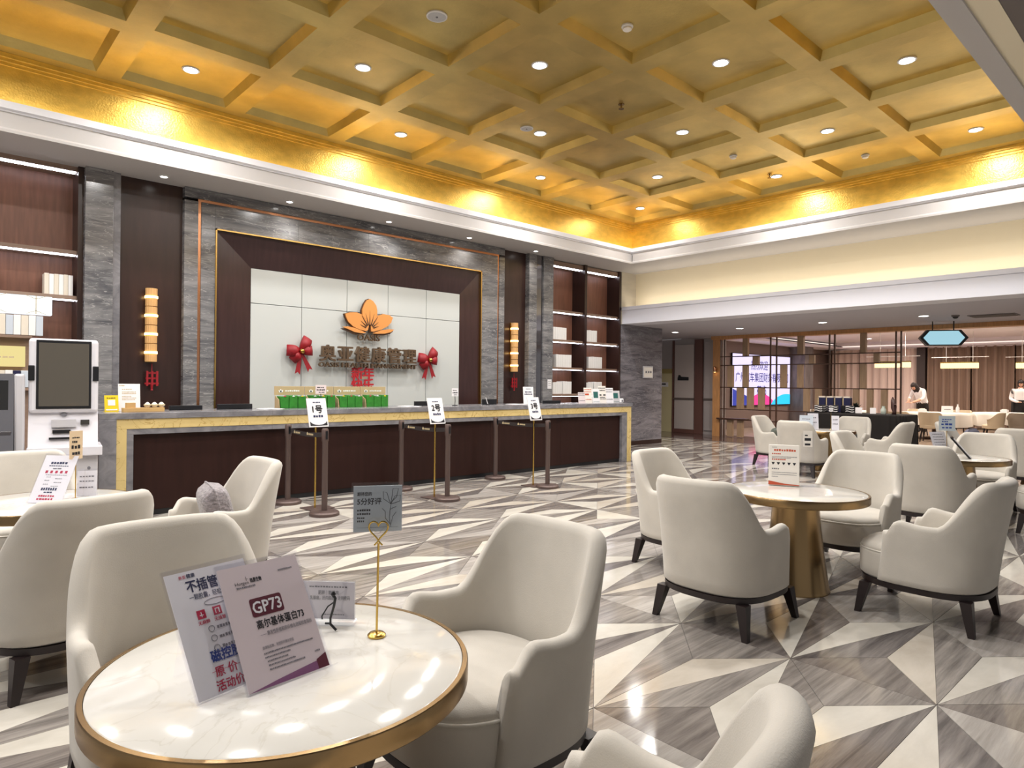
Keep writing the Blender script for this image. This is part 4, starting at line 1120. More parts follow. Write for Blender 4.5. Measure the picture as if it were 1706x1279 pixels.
# ------------------------------------------------------------------ lounge chairs
def sup(th, a, b, n):
    c, s_ = math.cos(th), math.sin(th)
    return (a * math.copysign(abs(c) ** (2 / n), c), b * math.copysign(abs(s_) ** (2 / n), s_))
def smooth01(x):
    x = max(0.0, min(1.0, x)); return x * x * (3 - 2 * x)
def chair_shell():
    A, B, NE = 0.345, 0.36, 2.7
    # plan path from the right arm front round the back to the left arm front
    path = []
    N = 64
    for i in range(N + 1):
        th = R(24) - (R(24) + R(204) - R(0)) * i / N          # from +24 deg clockwise through -90 to -204
        path.append(sup(th, A, B, NE))
    # resample evenly
    L = [0.0]
    for i in range(1, len(path)):
        L.append(L[-1] + math.hypot(path[i][0] - path[i - 1][0], path[i][1] - path[i - 1][1]))
    tot = L[-1]; M = 56; pts = []
    for k in range(M + 1):
        d = tot * k / M; j = max(0, min(len(L) - 2, next((q for q in range(len(L) - 1) if L[q + 1] >= d), len(L) - 2)))
        u_ = (d - L[j]) / (L[j + 1] - L[j]); pts.append((path[j][0] * (1 - u_) + path[j + 1][0] * u_, path[j][1] * (1 - u_) + path[j + 1][1] * u_))
    rings = []
    for k, (x, y) in enumerate(pts):
        x2, y2 = pts[min(M, k + 1)]; x1, y1 = pts[max(0, k - 1)]
        tx, ty = x2 - x1, y2 - y1; l = math.hypot(tx, ty); tx, ty = tx / l, ty / l
        nx, ny = -ty, tx                                        # clockwise travel: outward is to the left
        if nx * x + ny * (y + 0.02) < 0: nx, ny = -nx, -ny
        de = min(k, M - k) / M * tot                            # distance from the nearer arm end
        # rim height: arm, S shaped shoulder, back
        sh = smooth01((de - 0.315) / 0.26)
        arm = 0.635 - 0.022 * smooth01(de / 0.26)
        h = arm + (0.905 - arm) * sh
        h -= 0.016 * smooth01((0.10 - abs(x)) / 0.1) * 0
        r = 0.075
        if de < r:
            q = (r - de) / r; h -= r * (1 - math.sqrt(max(0, 1 - q * q)))
        bk = smooth01((de - 0.30) / 0.35)
        fl_ = 0.028 + 0.075 * bk                                # outward lean at the rim
        th_ = 0.062 + 0.014 * bk
        back_shift = -0.075 * (1 - smooth01(de / 0.30))          # arm fronts slope: the top sits further back
        sgn = 1 if k < M / 2 else -1
        z0 = 0.226; ring = []
        rr = th_ / 2
        levels = [0.0, 0.03, 0.12, 0.3, 0.5, 0.7, 0.86, 1.0]
        def off(z): 
            t_ = max(0, (z - z0) / 0.68)
            return fl_ * t_ ** 1.25 - (0.018 if z <= z0 + 1e-6 else 0.0)
        htop = h - rr
        for lv in levels:
            z = z0 + lv * (htop - z0); ring.append((off(z), z))
        oc = off(htop) - rr
        for a in (30, 60, 90, 120, 150):
            ring.append((oc + rr * math.cos(R(a)), htop + rr * math.sin(R(a))))
        for lv in (1.0, 0.8, 0.55, 0.3, 0.0):
            z = 0.36 + lv * (htop - 0.36); ring.append((off(z) - th_ - 0.012 * (1 - lv) * bk, z))
        pr3 = []
        for o_, z in ring:
            sl = back_shift * (z - z0) / 0.43
            # travel direction at the right arm is towards the back; at the left arm towards the front
            dx, dy = (tx, ty) if sgn == 1 else (-tx, -ty)
            pr3.append((x + nx * o_ - dx * sl * 1.0, y + ny * o_ - dy * sl * 1.0, z))
        rings.append(pr3)
    # rounded noses on the two arm ends
    def nose(ring, dirv, k, d):
        c = [sum(p[i] for p in ring) / len(ring) for i in range(3)]
        n = len(ring); out = []
        for i, p in enumerate(ring):
            q = ring[n - 1 - i] if i < n else p
            mid = ((p[0] + q[0]) / 2, (p[1] + q[1]) / 2)
            out.append((p[0] + (mid[0] - p[0]) * (1 - k) + dirv[0] * d, p[1] + (mid[1] - p[1]) * (1 - k) + dirv[1] * d, p[2] - (0.0 if p[2] < 0.4 else 0.010 * (1 - k))))
        return out
    d0 = (pts[0][0] - pts[1][0], pts[0][1] - pts[1][1]); l0 = math.hypot(*d0); d0 = (d0[0] / l0, d0[1] / l0)
    d1 = (pts[-1][0] - pts[-2][0], pts[-1][1] - pts[-2][1]); l1 = math.hypot(*d1); d1 = (d1[0] / l1, d1[1] / l1)
    first, last = rings[0], rings[-1]
    rings = [nose(first, d0, 0.35, 0.030), nose(first, d0, 0.72, 0.020)] + rings + [nose(last, d1, 0.72, 0.020), nose(last, d1, 0.35, 0.030)]
    mb = MB(); n = len(rings[0]); vs = [p for r_ in rings for p in r_]; fs = []
    for k in range(len(rings) - 1):
        for i in range(n - 1):
            fs.append((k * n + i, k * n + i + 1, (k + 1) * n + i + 1, (k + 1) * n + i))
        fs.append((k * n + n - 1, k * n, (k + 1) * n, (k + 1) * n + n - 1))
    fs.append(tuple(range(n))); fs.append(tuple(range(len(vs) - 1, len(vs) - 1 - n, -1)))
    return mb.add(vs, fs)
def seat_mesh():
    prof = [(-0.022, 0.226), (-0.002, 0.245), (0.0, 0.30), (0.0, 0.385), (-0.004, 0.402), (-0.010, 0.405), (-0.006, 0.41), (-0.012, 0.430), (-0.035, 0.448), (-0.075, 0.458), (-0.14, 0.463), (-0.22, 0.466)]
    n = 56; vs = []; fs = []
    for o_, z in prof:
        for i in range(n):
            th = 2 * PI * i / n
            x, y = sup(th, 0.318 + o_, 0.368 + o_, 2.7)
            if y < 0: y *= 0.80
            vs.append((x, y + 0.008, z))
    for k in range(len(prof) - 1):
        for i in range(n):
            j = (i + 1) % n; fs.append((k * n + i, k * n + j, (k + 1) * n + j, (k + 1) * n + i))
    fs.append(tuple(range(n))); fs.append(tuple((len(prof) - 1) * n + i for i in range(n)))
    return MB().add(vs, fs)
def seat_piping():
    pts = []
    for i in range(72):
        x, y = sup(2 * PI * i / 72, 0.318 - 0.004, 0.368 - 0.004, 2.7)
        if y < 0: y *= 0.80
        pts.append((x, y + 0.008, 0.405))
    return MB().tube(pts, 0.0055, 6, closed=True)
def frame_mesh():
    n = 56; vs = []; fs = []
    for o_, z in ((-0.02, 0.190), (-0.008, 0.196), (-0.008, 0.228)):
        for i in range(n):
            x, y = sup(2 * PI * i / n, 0.343 + o_, 0.368 + o_, 2.7); vs.append((x, y, z))
    for k in range(2):
        for i in range(n):
            j = (i + 1) % n; fs.append((k * n + i, k * n + j, (k + 1) * n + j, (k + 1) * n + i))
    fs.append(tuple(range(n))); fs.append(tuple(2 * n + i for i in range(n)))
    return MB().add(vs, fs)
def leg_mesh(sx, sy_):
    a, b = 0.031, 0.017; tx, ty, bx, by = sx * 0.268, sy_ * 0.276, sx * 0.305, sy_ * 0.312
    return MB().hexa([(bx - b, by - b, 0), (bx + b, by - b, 0), (bx + b, by + b, 0), (bx - b, by + b, 0), (tx - a, ty - a, 0.195), (tx + a, ty - a, 0.195), (tx + a, ty + a, 0.195), (tx - a, ty + a, 0.195)])
def make_chair(label, loc, rz):
    t = thing('lounge_chair', label, 'chair', loc, rz, 'cream lounge chairs')
    chair_shell().build('shell', FABRIC, t, smooth='all')
    s = seat_mesh().build('seat', FABRIC, t, smooth='all')
    seat_piping().build('piping', PIPING, s, smooth='all')
    frame_mesh().build('base_frame', LEGWOOD, t, smooth=40)
    for sx in (-1, 1):
        for sy_ in (-1, 1):
            leg_mesh(sx, sy_).build('leg', LEGWOOD, t)
    return t
# facing angle: 0 looks to +y, 90 to -x, 180 to -y, -90 to +x
CH_SPOTS = [
    (0.73, 2.47, 180, 'large cream chair behind the two leaflets on the nearest table'),
    (1.53, 1.83, 90, 'large cream chair right of the nearest table with its seat in view'),
    (0.91, 0.885, 9, 'cream chair cut by the bottom edge, right of the nearest table'),
    (-0.03, 1.40, -70, 'cream chair showing only a sliver at the bottom left corner'),
    (0.56, 4.02, 14, 'cream chair seen from behind at the left picture edge'),
    (1.48, 4.66, 90, 'cream chair holding a grey fluffy cushion before the counter'),
    (0.62, 5.84, 180, 'cream chair in front of the white kiosk, behind the left table'),
    (3.81, 2.16, -90, 'cream chair seen from behind left of the middle bronze table'),
    (4.86, 1.33, 0, 'cream chair cut by the right edge, side on beside the middle table'),
    (4.70, 3.00, 180, 'cream chair at the far left of the middle table, nearest the counter'),
    (5.66, 2.12, 90, 'cream chair facing the camera behind the middle bronze table'),
    (7.60, 2.05, -90, 'cream chair seen from behind before the right rear table'),
    (9.40, 2.05, 90, 'cream chair facing the camera behind the right rear table'),
    (8.60, 2.95, 180, 'cream chair left of the right rear table, half hidden'),
    (8.55, 1.15, 0, 'cream chair right of the right rear table, mostly hidden'),
    (11.87, 5.70, 180, 'cream far chair at left with a dark cushion, before the display'),
    (10.90, 4.80, -90, 'cream far chair seen from behind, in front of the far table'),
    (12.72, 4.80, 90, 'cream far chair behind the far table, before the black stall'),
    (11.85, 3.92, 0, 'cream far chair with tall back, right of the far table'),
    (12.60, 2.88, 180, 'cream far chair with a slate cushion near the dining chairs'),
    (11.70, 2.00, -90, 'cream far chair back at the right edge behind the rear table'),
]
ch0 = None
for x, y, a, lab in CH_SPOTS:
    if ch0 is None: ch0 = make_chair(lab, (x, y, 0), R(a))
    else: dup(ch0, (x, y, 0), R(a), lab)
# cushions
def cushion(loc, rot, label, m, wd=0.40, hg=0.24, th=0.07):
    t = thing('cushion', label, 'cushion', loc, 0, None, rot)
    n, k = 20, 12; vs = []; fs = []
    for i in range(n + 1):
        for j in range(k + 1):
            u_, v = i / n * 2 - 1, j / k * 2 - 1
            b = (max(0, 1 - u_ ** 4) * max(0, 1 - v ** 4)) ** 0.5
            x, z = u_ * wd / 2 * (1 - 0.07 * v * v), v * hg / 2 * (1 - 0.07 * u_ * u_)
            vs.append((x, -th * b, z)); vs.append((x, th * b, z))
    W_ = (k + 1) * 2
    for i in range(n):
        for j in range(k):
            a = i * W_ + j * 2
            fs.append((a, a + W_, a + W_ + 2, a + 2)); fs.append((a + 1, a + 3, a + W_ + 3, a + W_ + 1))
    MB().add(vs, fs).build('cover', m, t, smooth='all')
    pts = []
    for u_, v in [(q / 8, 1) for q in range(-8, 8)] + [(1, -q / 6) for q in range(-6, 6)] + [(-q / 8, -1) for q in range(-8, 8)] + [(-1, q / 6) for q in range(-6, 6)]:
        pts.append((u_ * wd / 2 * (1 - 0.07 * v * v), 0, v * hg / 2 * (1 - 0.07 * u_ * u_)))
    MB().tube(pts, 0.006, 6, closed=True).build('edge_seam', m, t, smooth='all')
cushion((1.53, 4.68, 0.60), (R(-14), 0, R(80)), 'grey fluffy cushion on the chair before the counter', PILLOW, 0.46, 0.31, 0.095)
cushion((11.90, 5.74, 0.58), (R(-14), 0, R(180)), 'dark green cushion on the far left chair', mat('green_cushion', C(110, 116, 108), 0.9), 0.40, 0.22, 0.06)
cushion((12.62, 4.80, 0.58), (R(-14), 0, R(90)), 'dark grey cushion on the far chair behind the far table', mat('charcoal_cushion', C(96, 96, 94), 0.9), 0.42, 0.20, 0.06)
cushion((12.62, 2.86, 0.66), (R(-10), 0, R(176)), 'slate purple cushion on the far chair near the dining chairs', PILLOWSLATE, 0.40, 0.30, 0.08)

# ------------------------------------------------------------------ round tables
def make_table(label, loc):
    t = thing('round_table', label, 'table', loc, 0, 'round bronze tables')
    MB().lathe([(0.464, 0.655), (0.464, 0.699), (0.461, 0.701), (0.25, 0.7015)], 96).build('table_top', TABLETOP, t, smooth=50)
    MB().lathe([(0.44, 0.645), (0.476, 0.647), (0.480, 0.651), (0.480, 0.697), (0.477, 0.701), (0.4655, 0.7015), (0.4645, 0.69)], 96, cap=False).build('rim_band', BRONZE, t, smooth=40)
    MB().lathe([(0.445, 0.640), (0.445, 0.656)], 64).build('under_plate', BRONZE, t)
    MB().lathe([(0.232, 0.0), (0.232, 0.012), (0.225, 0.03), (0.195, 0.25), (0.17, 0.45), (0.158, 0.60), (0.16, 0.642)], 64).build('pedestal', BRONZE, t, smooth=40)
    return t
t0 = make_table('nearest round table with white marble top and leaflets on it', (0.752, 1.705, 0))
for (x, y), lab in [((4.72, 2.13), 'round white topped table with bronze cone base in mid picture'), ((0.62, 4.92), 'round white table half hidden at the left edge'),
                    ((8.48, 2.04), 'round table at the right behind the cream chair backs'), ((11.82, 4.82), 'far round table with clear stands on it'), ((12.62, 1.98), 'far round table beyond the right picture edge')]:
    dup(t0, (x, y, 0), 0, lab)

# ------------------------------------------------------------------ leaflets and holders on the tables
TT = 0.7015
def board(name, label, cat, loc, yaw, tilt, wd, hg, m, acrylic=GLASSFILM, foot=True, roll=0):
    """leaflet in a clear slanted holder; returns (thing, face carrying the print)"""
    t = thing(name, label, cat, loc, yaw)
    f_ = MB().box(-wd / 2, wd / 2, 0.0, 0.0015, 0.006, hg).build('leaflet', m, t, (0, 0, 0.0), (-tilt, roll, 0))
    s = MB()
    s.box(-wd / 2 - 0.006, wd / 2 + 0.006, -0.0035, -0.0018, 0.0, hg + 0.010)
    s.box(-wd / 2 - 0.006, wd / 2 + 0.006, 0.003, 0.005, 0.0, hg + 0.010)
    s.box(-wd / 2 - 0.006, wd / 2 + 0.006, -0.03, 0.005, -0.001, 0.001)
    s.build('clear_holder', acrylic, t, (0, 0, 0.001), (-tilt, roll, 0))
    if foot:
        # rear leg keeps it leaning back
        b = math.sin(tilt) * hg * 0.8; h2 = math.cos(tilt) * hg * 0.8
        MB().hexa([(-wd * 0.3, b + 0.06, 0), (wd * 0.3, b + 0.06, 0), (wd * 0.3, b + 0.063, 0), (-wd * 0.3, b + 0.063, 0),
                   (-wd * 0.3, b + 0.005, h2), (wd * 0.3, b + 0.005, h2), (wd * 0.3, b + 0.008, h2), (-wd * 0.3, b + 0.008, h2)]).build('rear_leg', GLASSFILM, t)
    return t, f_
# GP73 leaflet
t, f_ = board('leaflet_holder', 'pinkish white GP73 leaflet leaning in a clear holder on the nearest table', 'leaflet', (0.706, 1.581, TT), R(7.5), R(33), 0.222, 0.318, PINKPAPER, foot=True)
mb = MB(); x0, x1, z0, z1, rr = -0.052, 0.036, 0.178, 0.226, 0.006
pts = []
for cx1, cz1, a0 in ((x1 - rr, z1 - rr, 0), (x0 + rr, z1 - rr, 90), (x0 + rr, z0 + rr, 180), (x1 - rr, z0 + rr, 270)):
    for q in range(4):
        a = R(a0 + q * 30); pts.append((cx1 + rr * math.cos(a), cz1 + rr * math.sin(a)))
mb.add([(x, -0.0006, z) for x, z in pts], [tuple(range(len(pts)))])
link('maroon_box', mb.mesh('maroon_box', INKMAROON, fix=False), f_)
printed(f_, 'white_title', INKWHITE, [('GP73', -0.008, 0.187, 0.043, 'CENTER', 0.02, 0.078)], (), -0.0012)
printed(f_, 'title', INK, [('高尔基体蛋白73', -0.048, 0.149, 0.0245, 'LEFT', 0.02, 0.132), ('热景生物', -0.034, 0.270, 0.0125, 'LEFT', 0.03, 0.031), ('Hotgen', -0.075, 0.267, 0.0125, 'LEFT', 0.0, 0.036)],
        [(-0.044, -0.043, 0.275, 0.287), (-0.044, -0.039, 0.280, 0.281)], -0.0008)
printed(f_, 'small_print', INKGREY, [('—— 原发性肝癌和肝纤维化进程检查指标', -0.046, 0.128, 0.0118, 'LEFT', 0.006, 0.146), ('血清标志物，无创肝纤维化评估', -0.050, 0.096, 0.0088, 'LEFT', 0.004, 0.086)],
        dashes(-0.050, 0.088, 0.0835, 0.0042, 34) + dashes(-0.050, 0.020, 0.0735, 0.0042, 18) + dashes(-0.046, 0.010, 0.0635, 0.0042, 15) + dashes(-0.046, 0.028, 0.0535, 0.0042, 19) + dashes(-0.046, 0.052, 0.0435, 0.0042, 24) + dashes(-0.074, -0.022, 0.258, 0.005, 11) + dashes(0.048, 0.090, 0.283, 0.005, 10) + dashes(0.083, 0.098, 0.050, 0.005, 4), -0.0009)
mb = MB()
mb.add([(-0.111, -0.0006, 0.0065), (0.111, -0.0006, 0.0065), (0.111, -0.0006, 0.030), (0.075, -0.0006, 0.0275), (-0.03, -0.0006, 0.017)], [(0, 1, 2, 3, 4)])
link('purple_band', mb.mesh('purple_band', INKPURPLE, fix=False), f_)
mb = MB(); mb.add([(0.080, -0.0009, 0.0065), (0.111, -0.0009, 0.0065), (0.111, -0.0009, 0.042), (0.080, -0.0009, 0.031)], [(0, 1, 2, 3)])
link('maroon_corner', mb.mesh('maroon_corner', INKMAROON, fix=False), f_)
# leaflet behind it
t, f_ = board('leaflet_holder', 'white leaflet with blue and red print half hidden behind the GP73 leaflet', 'leaflet', (0.600, 1.628, TT), R(13.5), R(31.5), 0.216, 0.315, PAPER, foot=True)
printed(f_, 'dark_title', INKNAVY, [('不插管', -0.062, 0.262, 0.034, 'LEFT', 0.022, 0.082), ('一颗胶囊，轻松', -0.062, 0.240, 0.0165, 'LEFT', 0.004, 0.084), ('健康', -0.055, 0.298, 0.0115, 'LEFT', 0.02)], (), -0.0008)
printed(f_, 'blue_title', INKBLUE, [('磁控胶囊', -0.052, 0.082, 0.031, 'LEFT', 0.03, 0.108)], (), -0.0008)
printed(f_, 'red_print', INKRED, [('原 价', -0.052, 0.047, 0.027, 'LEFT', 0.02, 0.058), ('活动价', -0.058, 0.014, 0.027, 'LEFT', 0.02, 0.072), ('无麻醉', -0.058, 0.176, 0.0105, 'LEFT', 0.02, 0.03), ('无插管', -0.016, 0.176, 0.0105, 'LEFT', 0.02, 0.03), ('奥亚', -0.075, 0.298, 0.0095, 'LEFT', 0.01)],
        [(-0.056, -0.034, 0.189, 0.211), (-0.014, 0.008, 0.189, 0.211), (-0.06, 0.02, 0.0585, 0.0595)], -0.0008)
printed(f_, 'icon_strokes', INKWHITE, (), [(-0.050, -0.040, 0.197, 0.199), (-0.046, -0.044, 0.193, 0.206), (-0.009, -0.007, 0.193, 0.206), (-0.009, 0.001, 0.204, 0.206), (0.000, 0.003, 0.193, 0.206)], -0.0012)
mb = MB()
for zc in (0.156, 0.132, 0.108):
    mb.tube([(-0.030 + 0.0075 * math.cos(a * PI / 8), -0.0006, zc + 0.004 + 0.0075 * math.sin(a * PI / 8)) for a in range(16)], 0.0007, 4, closed=True)
    bar_into(mb, dashes(-0.016, 0.022, zc, 0.008, 5), -0.0009)
mb.tube([(0.0 + 0.03 * math.cos(a * PI / 8), -0.0006, 0.225 + 0.008 * math.sin(a * PI / 8)) for a in range(16)], 0.0006, 4, closed=True)
link('grey_marks', mb.mesh('grey_marks', INKGREY, fix=False), f_)
# small acrylic block sign with a black twig
t = thing('acrylic_sign', 'small clear acrylic table sign right of the GP73 leaflet', 'sign', (0.955, 1.885, TT), R(-45))
MB().box(-0.085, 0.085, 0.0, 0.008, 0.012, 0.135).build('acrylic_plate', GLASSCLEAR, t)
MB().bbox(-0.085, 0.085, -0.016, 0.024, 0.0, 0.012, 0.002).build('acrylic_foot', GLASSCLEAR, t)
s = MB().box(-0.082, 0.082, 0.003, 0.005, 0.016, 0.131).build('insert', mat('insert_paper', C(206, 200, 206), 0.5), t)
printed(s, 'print', INKGREY, [('肥胖｜糖尿病', 0.0, 0.092, 0.0145, 'CENTER', 0.012, 0.064), ('乳腺癌，肝内脂肪，逆转密码', 0.005, 0.076, 0.0135, 'CENTER', 0.012, 0.125)], dashes(-0.06, 0.06, 0.113, 0.005, 14) + dashes(-0.02, 0.05, 0.028, 0.004, 14), 0.0022)
t = thing('twig_holder', 'bent black figure shaped card clip before the acrylic sign', 'card clip', (0.925, 1.835, TT), R(-45))
MB().tube([(0.03, 0, 0.004), (0.012, 0, 0.022), (0.012, 0, 0.04), (0.022, 0, 0.075), (0.026, 0, 0.10), (0.020, 0, 0.108)], [0.004, 0.004, 0.0035, 0.004, 0.0045, 0.005], 8).build('body', BLACK, t, smooth=40)
MB().tube([(0.012, 0, 0.024), (-0.004, 0, 0.024)], 0.0035, 8).build('foot', BLACK, t)
MB().tube([(0.022, 0, 0.088), (0.004, 0, 0.075), (-0.014, 0, 0.045), (-0.013, 0, 0.036)], 0.0022, 6).build('arm', BLACK, t)
MB().lathe([(0.003, -0.008), (0.008, 0.0), (0.003, 0.008)], 10).build('head', BLACK, t, (0.020, 0, 0.112))
# brass heart clip with the silver card
t = thing('heart_clip', 'tall brass clip stand with a wire heart on the nearest table', 'card clip', (1.018, 1.702, TT), R(-38))
MB().lathe([(0.026, 0.0), (0.027, 0.006), (0.022, 0.011), (0.008, 0.013)], 28).build('base', BRASS, t, smooth=40)
MB().tube([(0, 0, 0.012), (0.003, 0, 0.275)], 0.0034, 8).build('stem', BRASS, t, smooth=40)
hp = []
for i in range(29):
    a = R(-150) + R(300) * i / 28
    hx_ = 16 * math.sin(a) ** 3; hz_ = 13 * math.cos(a) - 5 * math.cos(2 * a) - 2 * math.cos(3 * a) - math.cos(4 * a)
    hp.append((0.003 + hx_ * 0.00185, -0.004, 0.312 + hz_ * 0.0018))
hp = []
for i in range(33):
    a = 2 * PI * (i / 32) + PI
    hx_ = 16 * math.sin(a) ** 3; hz_ = 13 * math.cos(a) - 5 * math.cos(2 * a) - 2 * math.cos(3 * a) - math.cos(4 * a)
    hp.append((0.003 + hx_ * 0.00175, -0.004, 0.316 + hz_ * 0.0020))
hp = [(hp[0][0] + 0.012, -0.004, hp[0][2] - 0.012)] + hp + [(hp[-1][0] - 0.012, -0.004, hp[-1][2] - 0.012)]
MB().tube(hp, 0.0026, 8).build('heart_wire', BRASS, t, smooth=40)
t = thing('review_card', 'silver grey square card with a drawn flower held by the heart clip', 'card', (1.030, 1.722, 1.006), R(-29.5), None, (R(4.7), 0, R(-29.5)))
c = MB().box(-0.071, 0.071, 0.0, 0.002, 0.0, 0.139).build('card', SILVERCARD, t)
MB().box(-0.077, 0.075, -0.0025, -0.001, -0.002, 0.150).build('clear_sleeve', GLASSFILM, t)
printed(c, 'title', INK, [('5分好评', -0.060, 0.084, 0.022, 'LEFT', 0.02, 0.070), ('期待您的', -0.060, 0.110, 0.0125, 'LEFT', 0.02, 0.042)], dashes(-0.060, -0.020, 0.063, 0.006, 6) + dashes(-0.060, -0.020, 0.052, 0.006, 6) + dashes(-0.060, -0.038, 0.040, 0.006, 4) + dashes(-0.060, -0.038, 0.030, 0.006, 4) + [(-0.062, 0.06, 0.0125, 0.0132)], -0.0006)
mb = MB()
def stroke(p): mb.tube([(x, -0.0007, z) for x, z in p], 0.0006, 4)
fx, fz = 0.038, 0.083
stroke([(fx, 0.014), (fx - 0.004, 0.04), (fx - 0.002, 0.066), (fx, fz)])
stroke([(fx, fz), (fx - 0.022, fz + 0.016), (fx - 0.023, fz + 0.038), (fx - 0.012, fz + 0.034), (fx - 0.006, fz + 0.014), (fx, fz)])
stroke([(fx, fz), (fx + 0.006, fz + 0.046), (fx + 0.022, fz + 0.046), (fx + 0.016, fz + 0.020), (fx + 0.002, fz + 0.006)])
stroke([(fx, fz), (fx + 0.012, fz + 0.024), (fx + 0.028, fz + 0.026), (fx + 0.026, fz + 0.008), (fx + 0.010, fz + 0.002), (fx, fz)])
stroke([(fx - 0.002, 0.066), (fx + 0.008, 0.072), (fx + 0.016, 0.074)]); stroke([(fx, 0.02), (fx + 0.006, 0.045), (fx + 0.016, 0.058)]); stroke([(fx, 0.02), (fx - 0.016, 0.04), (fx - 0.016, 0.06), (fx - 0.026, 0.070)])
link('flower_drawing', mb.mesh('flower_drawing', INK, fix=False), c)

# left table
t, f_ = board('leaflet_holder', 'white leaflet with red and blue print standing on the left table', 'leaflet', (0.587, 4.825, TT), R(-47), R(28), 0.215, 0.312, PAPER)
printed(f_, 'dark_print', INKNAVY, (), dashes(-0.055, 0.055, 0.255, 0.016, 6, 1) + dashes(-0.06, 0.07, 0.240, 0.006, 9) + dashes(-0.055, 0.05, 0.085, 0.018, 7) + dashes(-0.03, 0.03, 0.068, 0.009, 3), -0.0008)
printed(f_, 'red_print', INKRED, (), [(-0.07 + 0.032 * q, -0.054 + 0.032 * q, 0.195, 0.212) for q in range(5)] + dashes(-0.055, 0.05, 0.044, 0.012, 7) + dashes(-0.06, 0.05, 0.024, 0.012, 6), -0.0008)
printed(f_, 'grey_print', INKGREY, (), dashes(-0.06, 0.08, 0.182, 0.004, 10) + dashes(-0.05, -0.02, 0.168, 0.005, 3) + dashes(0.01, 0.06, 0.158, 0.005, 4) + dashes(-0.055, -0.02, 0.146, 0.005, 3) + dashes(0.01, 0.06, 0.134, 0.005, 4) + dashes(-0.055, -0.02, 0.122, 0.005, 3) + dashes(0.0, 0.05, 0.110, 0.005, 4) + dashes(-0.03, 0.03, 0.222, 0.008, 2), -0.0008)
def clip_stand(x, y, label, h, wd, hg, m, ink, rz):
    t = thing('card_clip', label, 'card clip', (x, y, TT), rz)
    MB().lathe([(0.026, 0.0), (0.026, 0.007), (0.01, 0.012)], 20).build('base', BRASS, t, smooth=40)
    MB().tube([(0, 0, 0.01), (0, 0, h)], 0.0032, 8).build('stem', BRASS, t)
    c = MB().box(-wd / 2, wd / 2, -0.004, -0.001, h - 0.01, h + hg).build('card', m, t)
    printed(c, 'print', ink, (), dashes(-wd * 0.3, wd * 0.3, h + hg * 0.72, hg * 0.06, 4) + dashes(-wd * 0.3, wd * 0.1, h + hg * 0.55, hg * 0.1, 3) + dashes(-wd * 0.35, wd * 0.35, h + hg * 0.33, hg * 0.14, 3) + dashes(-wd * 0.3, wd * 0.35, h + hg * 0.1, hg * 0.12, 3), -0.005)
clip_stand(0.755, 4.875, 'brass clip with a small orange edged card on the left table', 0.265, 0.078, 0.165, mat('peach_card', C(232, 206, 170), 0.5), INK, R(20))
t, c = easel_card('acrylic_leaflet', 'small clear leaflet stand beside the brass clip on the left table', 'leaflet', 0.83, 4.97, TT, 0.11, 0.16, PAPER, R(-20), R(8), None, (), dashes(-0.04, 0.04, 0.12, 0.008, 5) + dashes(-0.04, 0.04, 0.09, 0.008, 5) + dashes(-0.04, 0.04, 0.05, 0.008, 5), INKGREY, True)
# middle table
t = thing('menu_block', 'thick white menu stand with red bottom band on the middle table', 'menu', (4.857, 2.283, TT), R(-65.3), None, (R(-3.8), 0, R(-65.3)))
b_ = MB().bbox(-0.108, 0.108, 0.0, 0.05, 0.004, 0.31, 0.003).build('block', PAPERWARM, t)
printed(b_, 'orange_title', INKORANGE, (), dashes(-0.07, 0.085, 0.262, 0.017, 9) + dashes(-0.085, -0.02, 0.238, 0.009, 5) + dashes(-0.085, 0.015, 0.195, 0.009, 7), -0.0008)
printed(b_, 'small_print', INKGREY, (), dashes(-0.085, 0.09, 0.218, 0.005, 22) + dashes(-0.085, 0.05, 0.208, 0.005, 18) + dashes(-0.085, -0.03, 0.125, 0.009, 4) + dashes(-0.085, 0.09, 0.10, 0.005, 18) + dashes(-0.085, 0.09, 0.085, 0.005, 18) + dashes(-0.085, -0.04, 0.068, 0.005, 6) + dashes(-0.085, -0.05, 0.288, 0.006, 5), -0.0008)
mb = MB()
for q in range(5):
    x = -0.076 + q * 0.037
    mb.add([(x - 0.012, -0.0008, 0.178), (x + 0.012, -0.0008, 0.178), (x + 0.006, -0.0008, 0.165), (x - 0.002, -0.0008, 0.158), (x - 0.006, -0.0008, 0.166)], [(0, 4, 3, 2, 1)])
link('cup_pictures', mb.mesh('cup_pictures', INK, fix=False), b_)
mb = MB(); mb.add([(-0.108, -0.0008, 0.008), (0.108, -0.0008, 0.008), (0.108, -0.0008, 0.014), (0.0, -0.0008, 0.02), (-0.06, -0.0008, 0.03), (-0.108, -0.0008, 0.038)], [(0, 1, 2, 3, 4, 5)])
link('red_band', mb.mesh('red_band', INKORANGE, fix=False), b_)
t = thing('clear_card_stand', 'clear stand with a narrow printed strip behind the menu', 'card stand', (4.98, 2.16, TT), R(-60))
MB().bbox(-0.05, 0.05, -0.03, 0.03, 0.0, 0.006, 0.002).build('foot', GLASSCLEAR, t)
MB().box(-0.045, 0.045, -0.003, 0.003, 0.006, 0.40).build('plate', GLASSFILM, t)
c = MB().box(-0.032, 0.032, -0.005, -0.0035, 0.30, 0.42).build('strip', PAPERWARM, t)
printed(c, 'print', INK, (), [(-0.02, 0.0, 0.38, 0.39), (-0.022, 0.022, 0.345, 0.365), (-0.02, 0.018, 0.31, 0.325)], -0.0055)
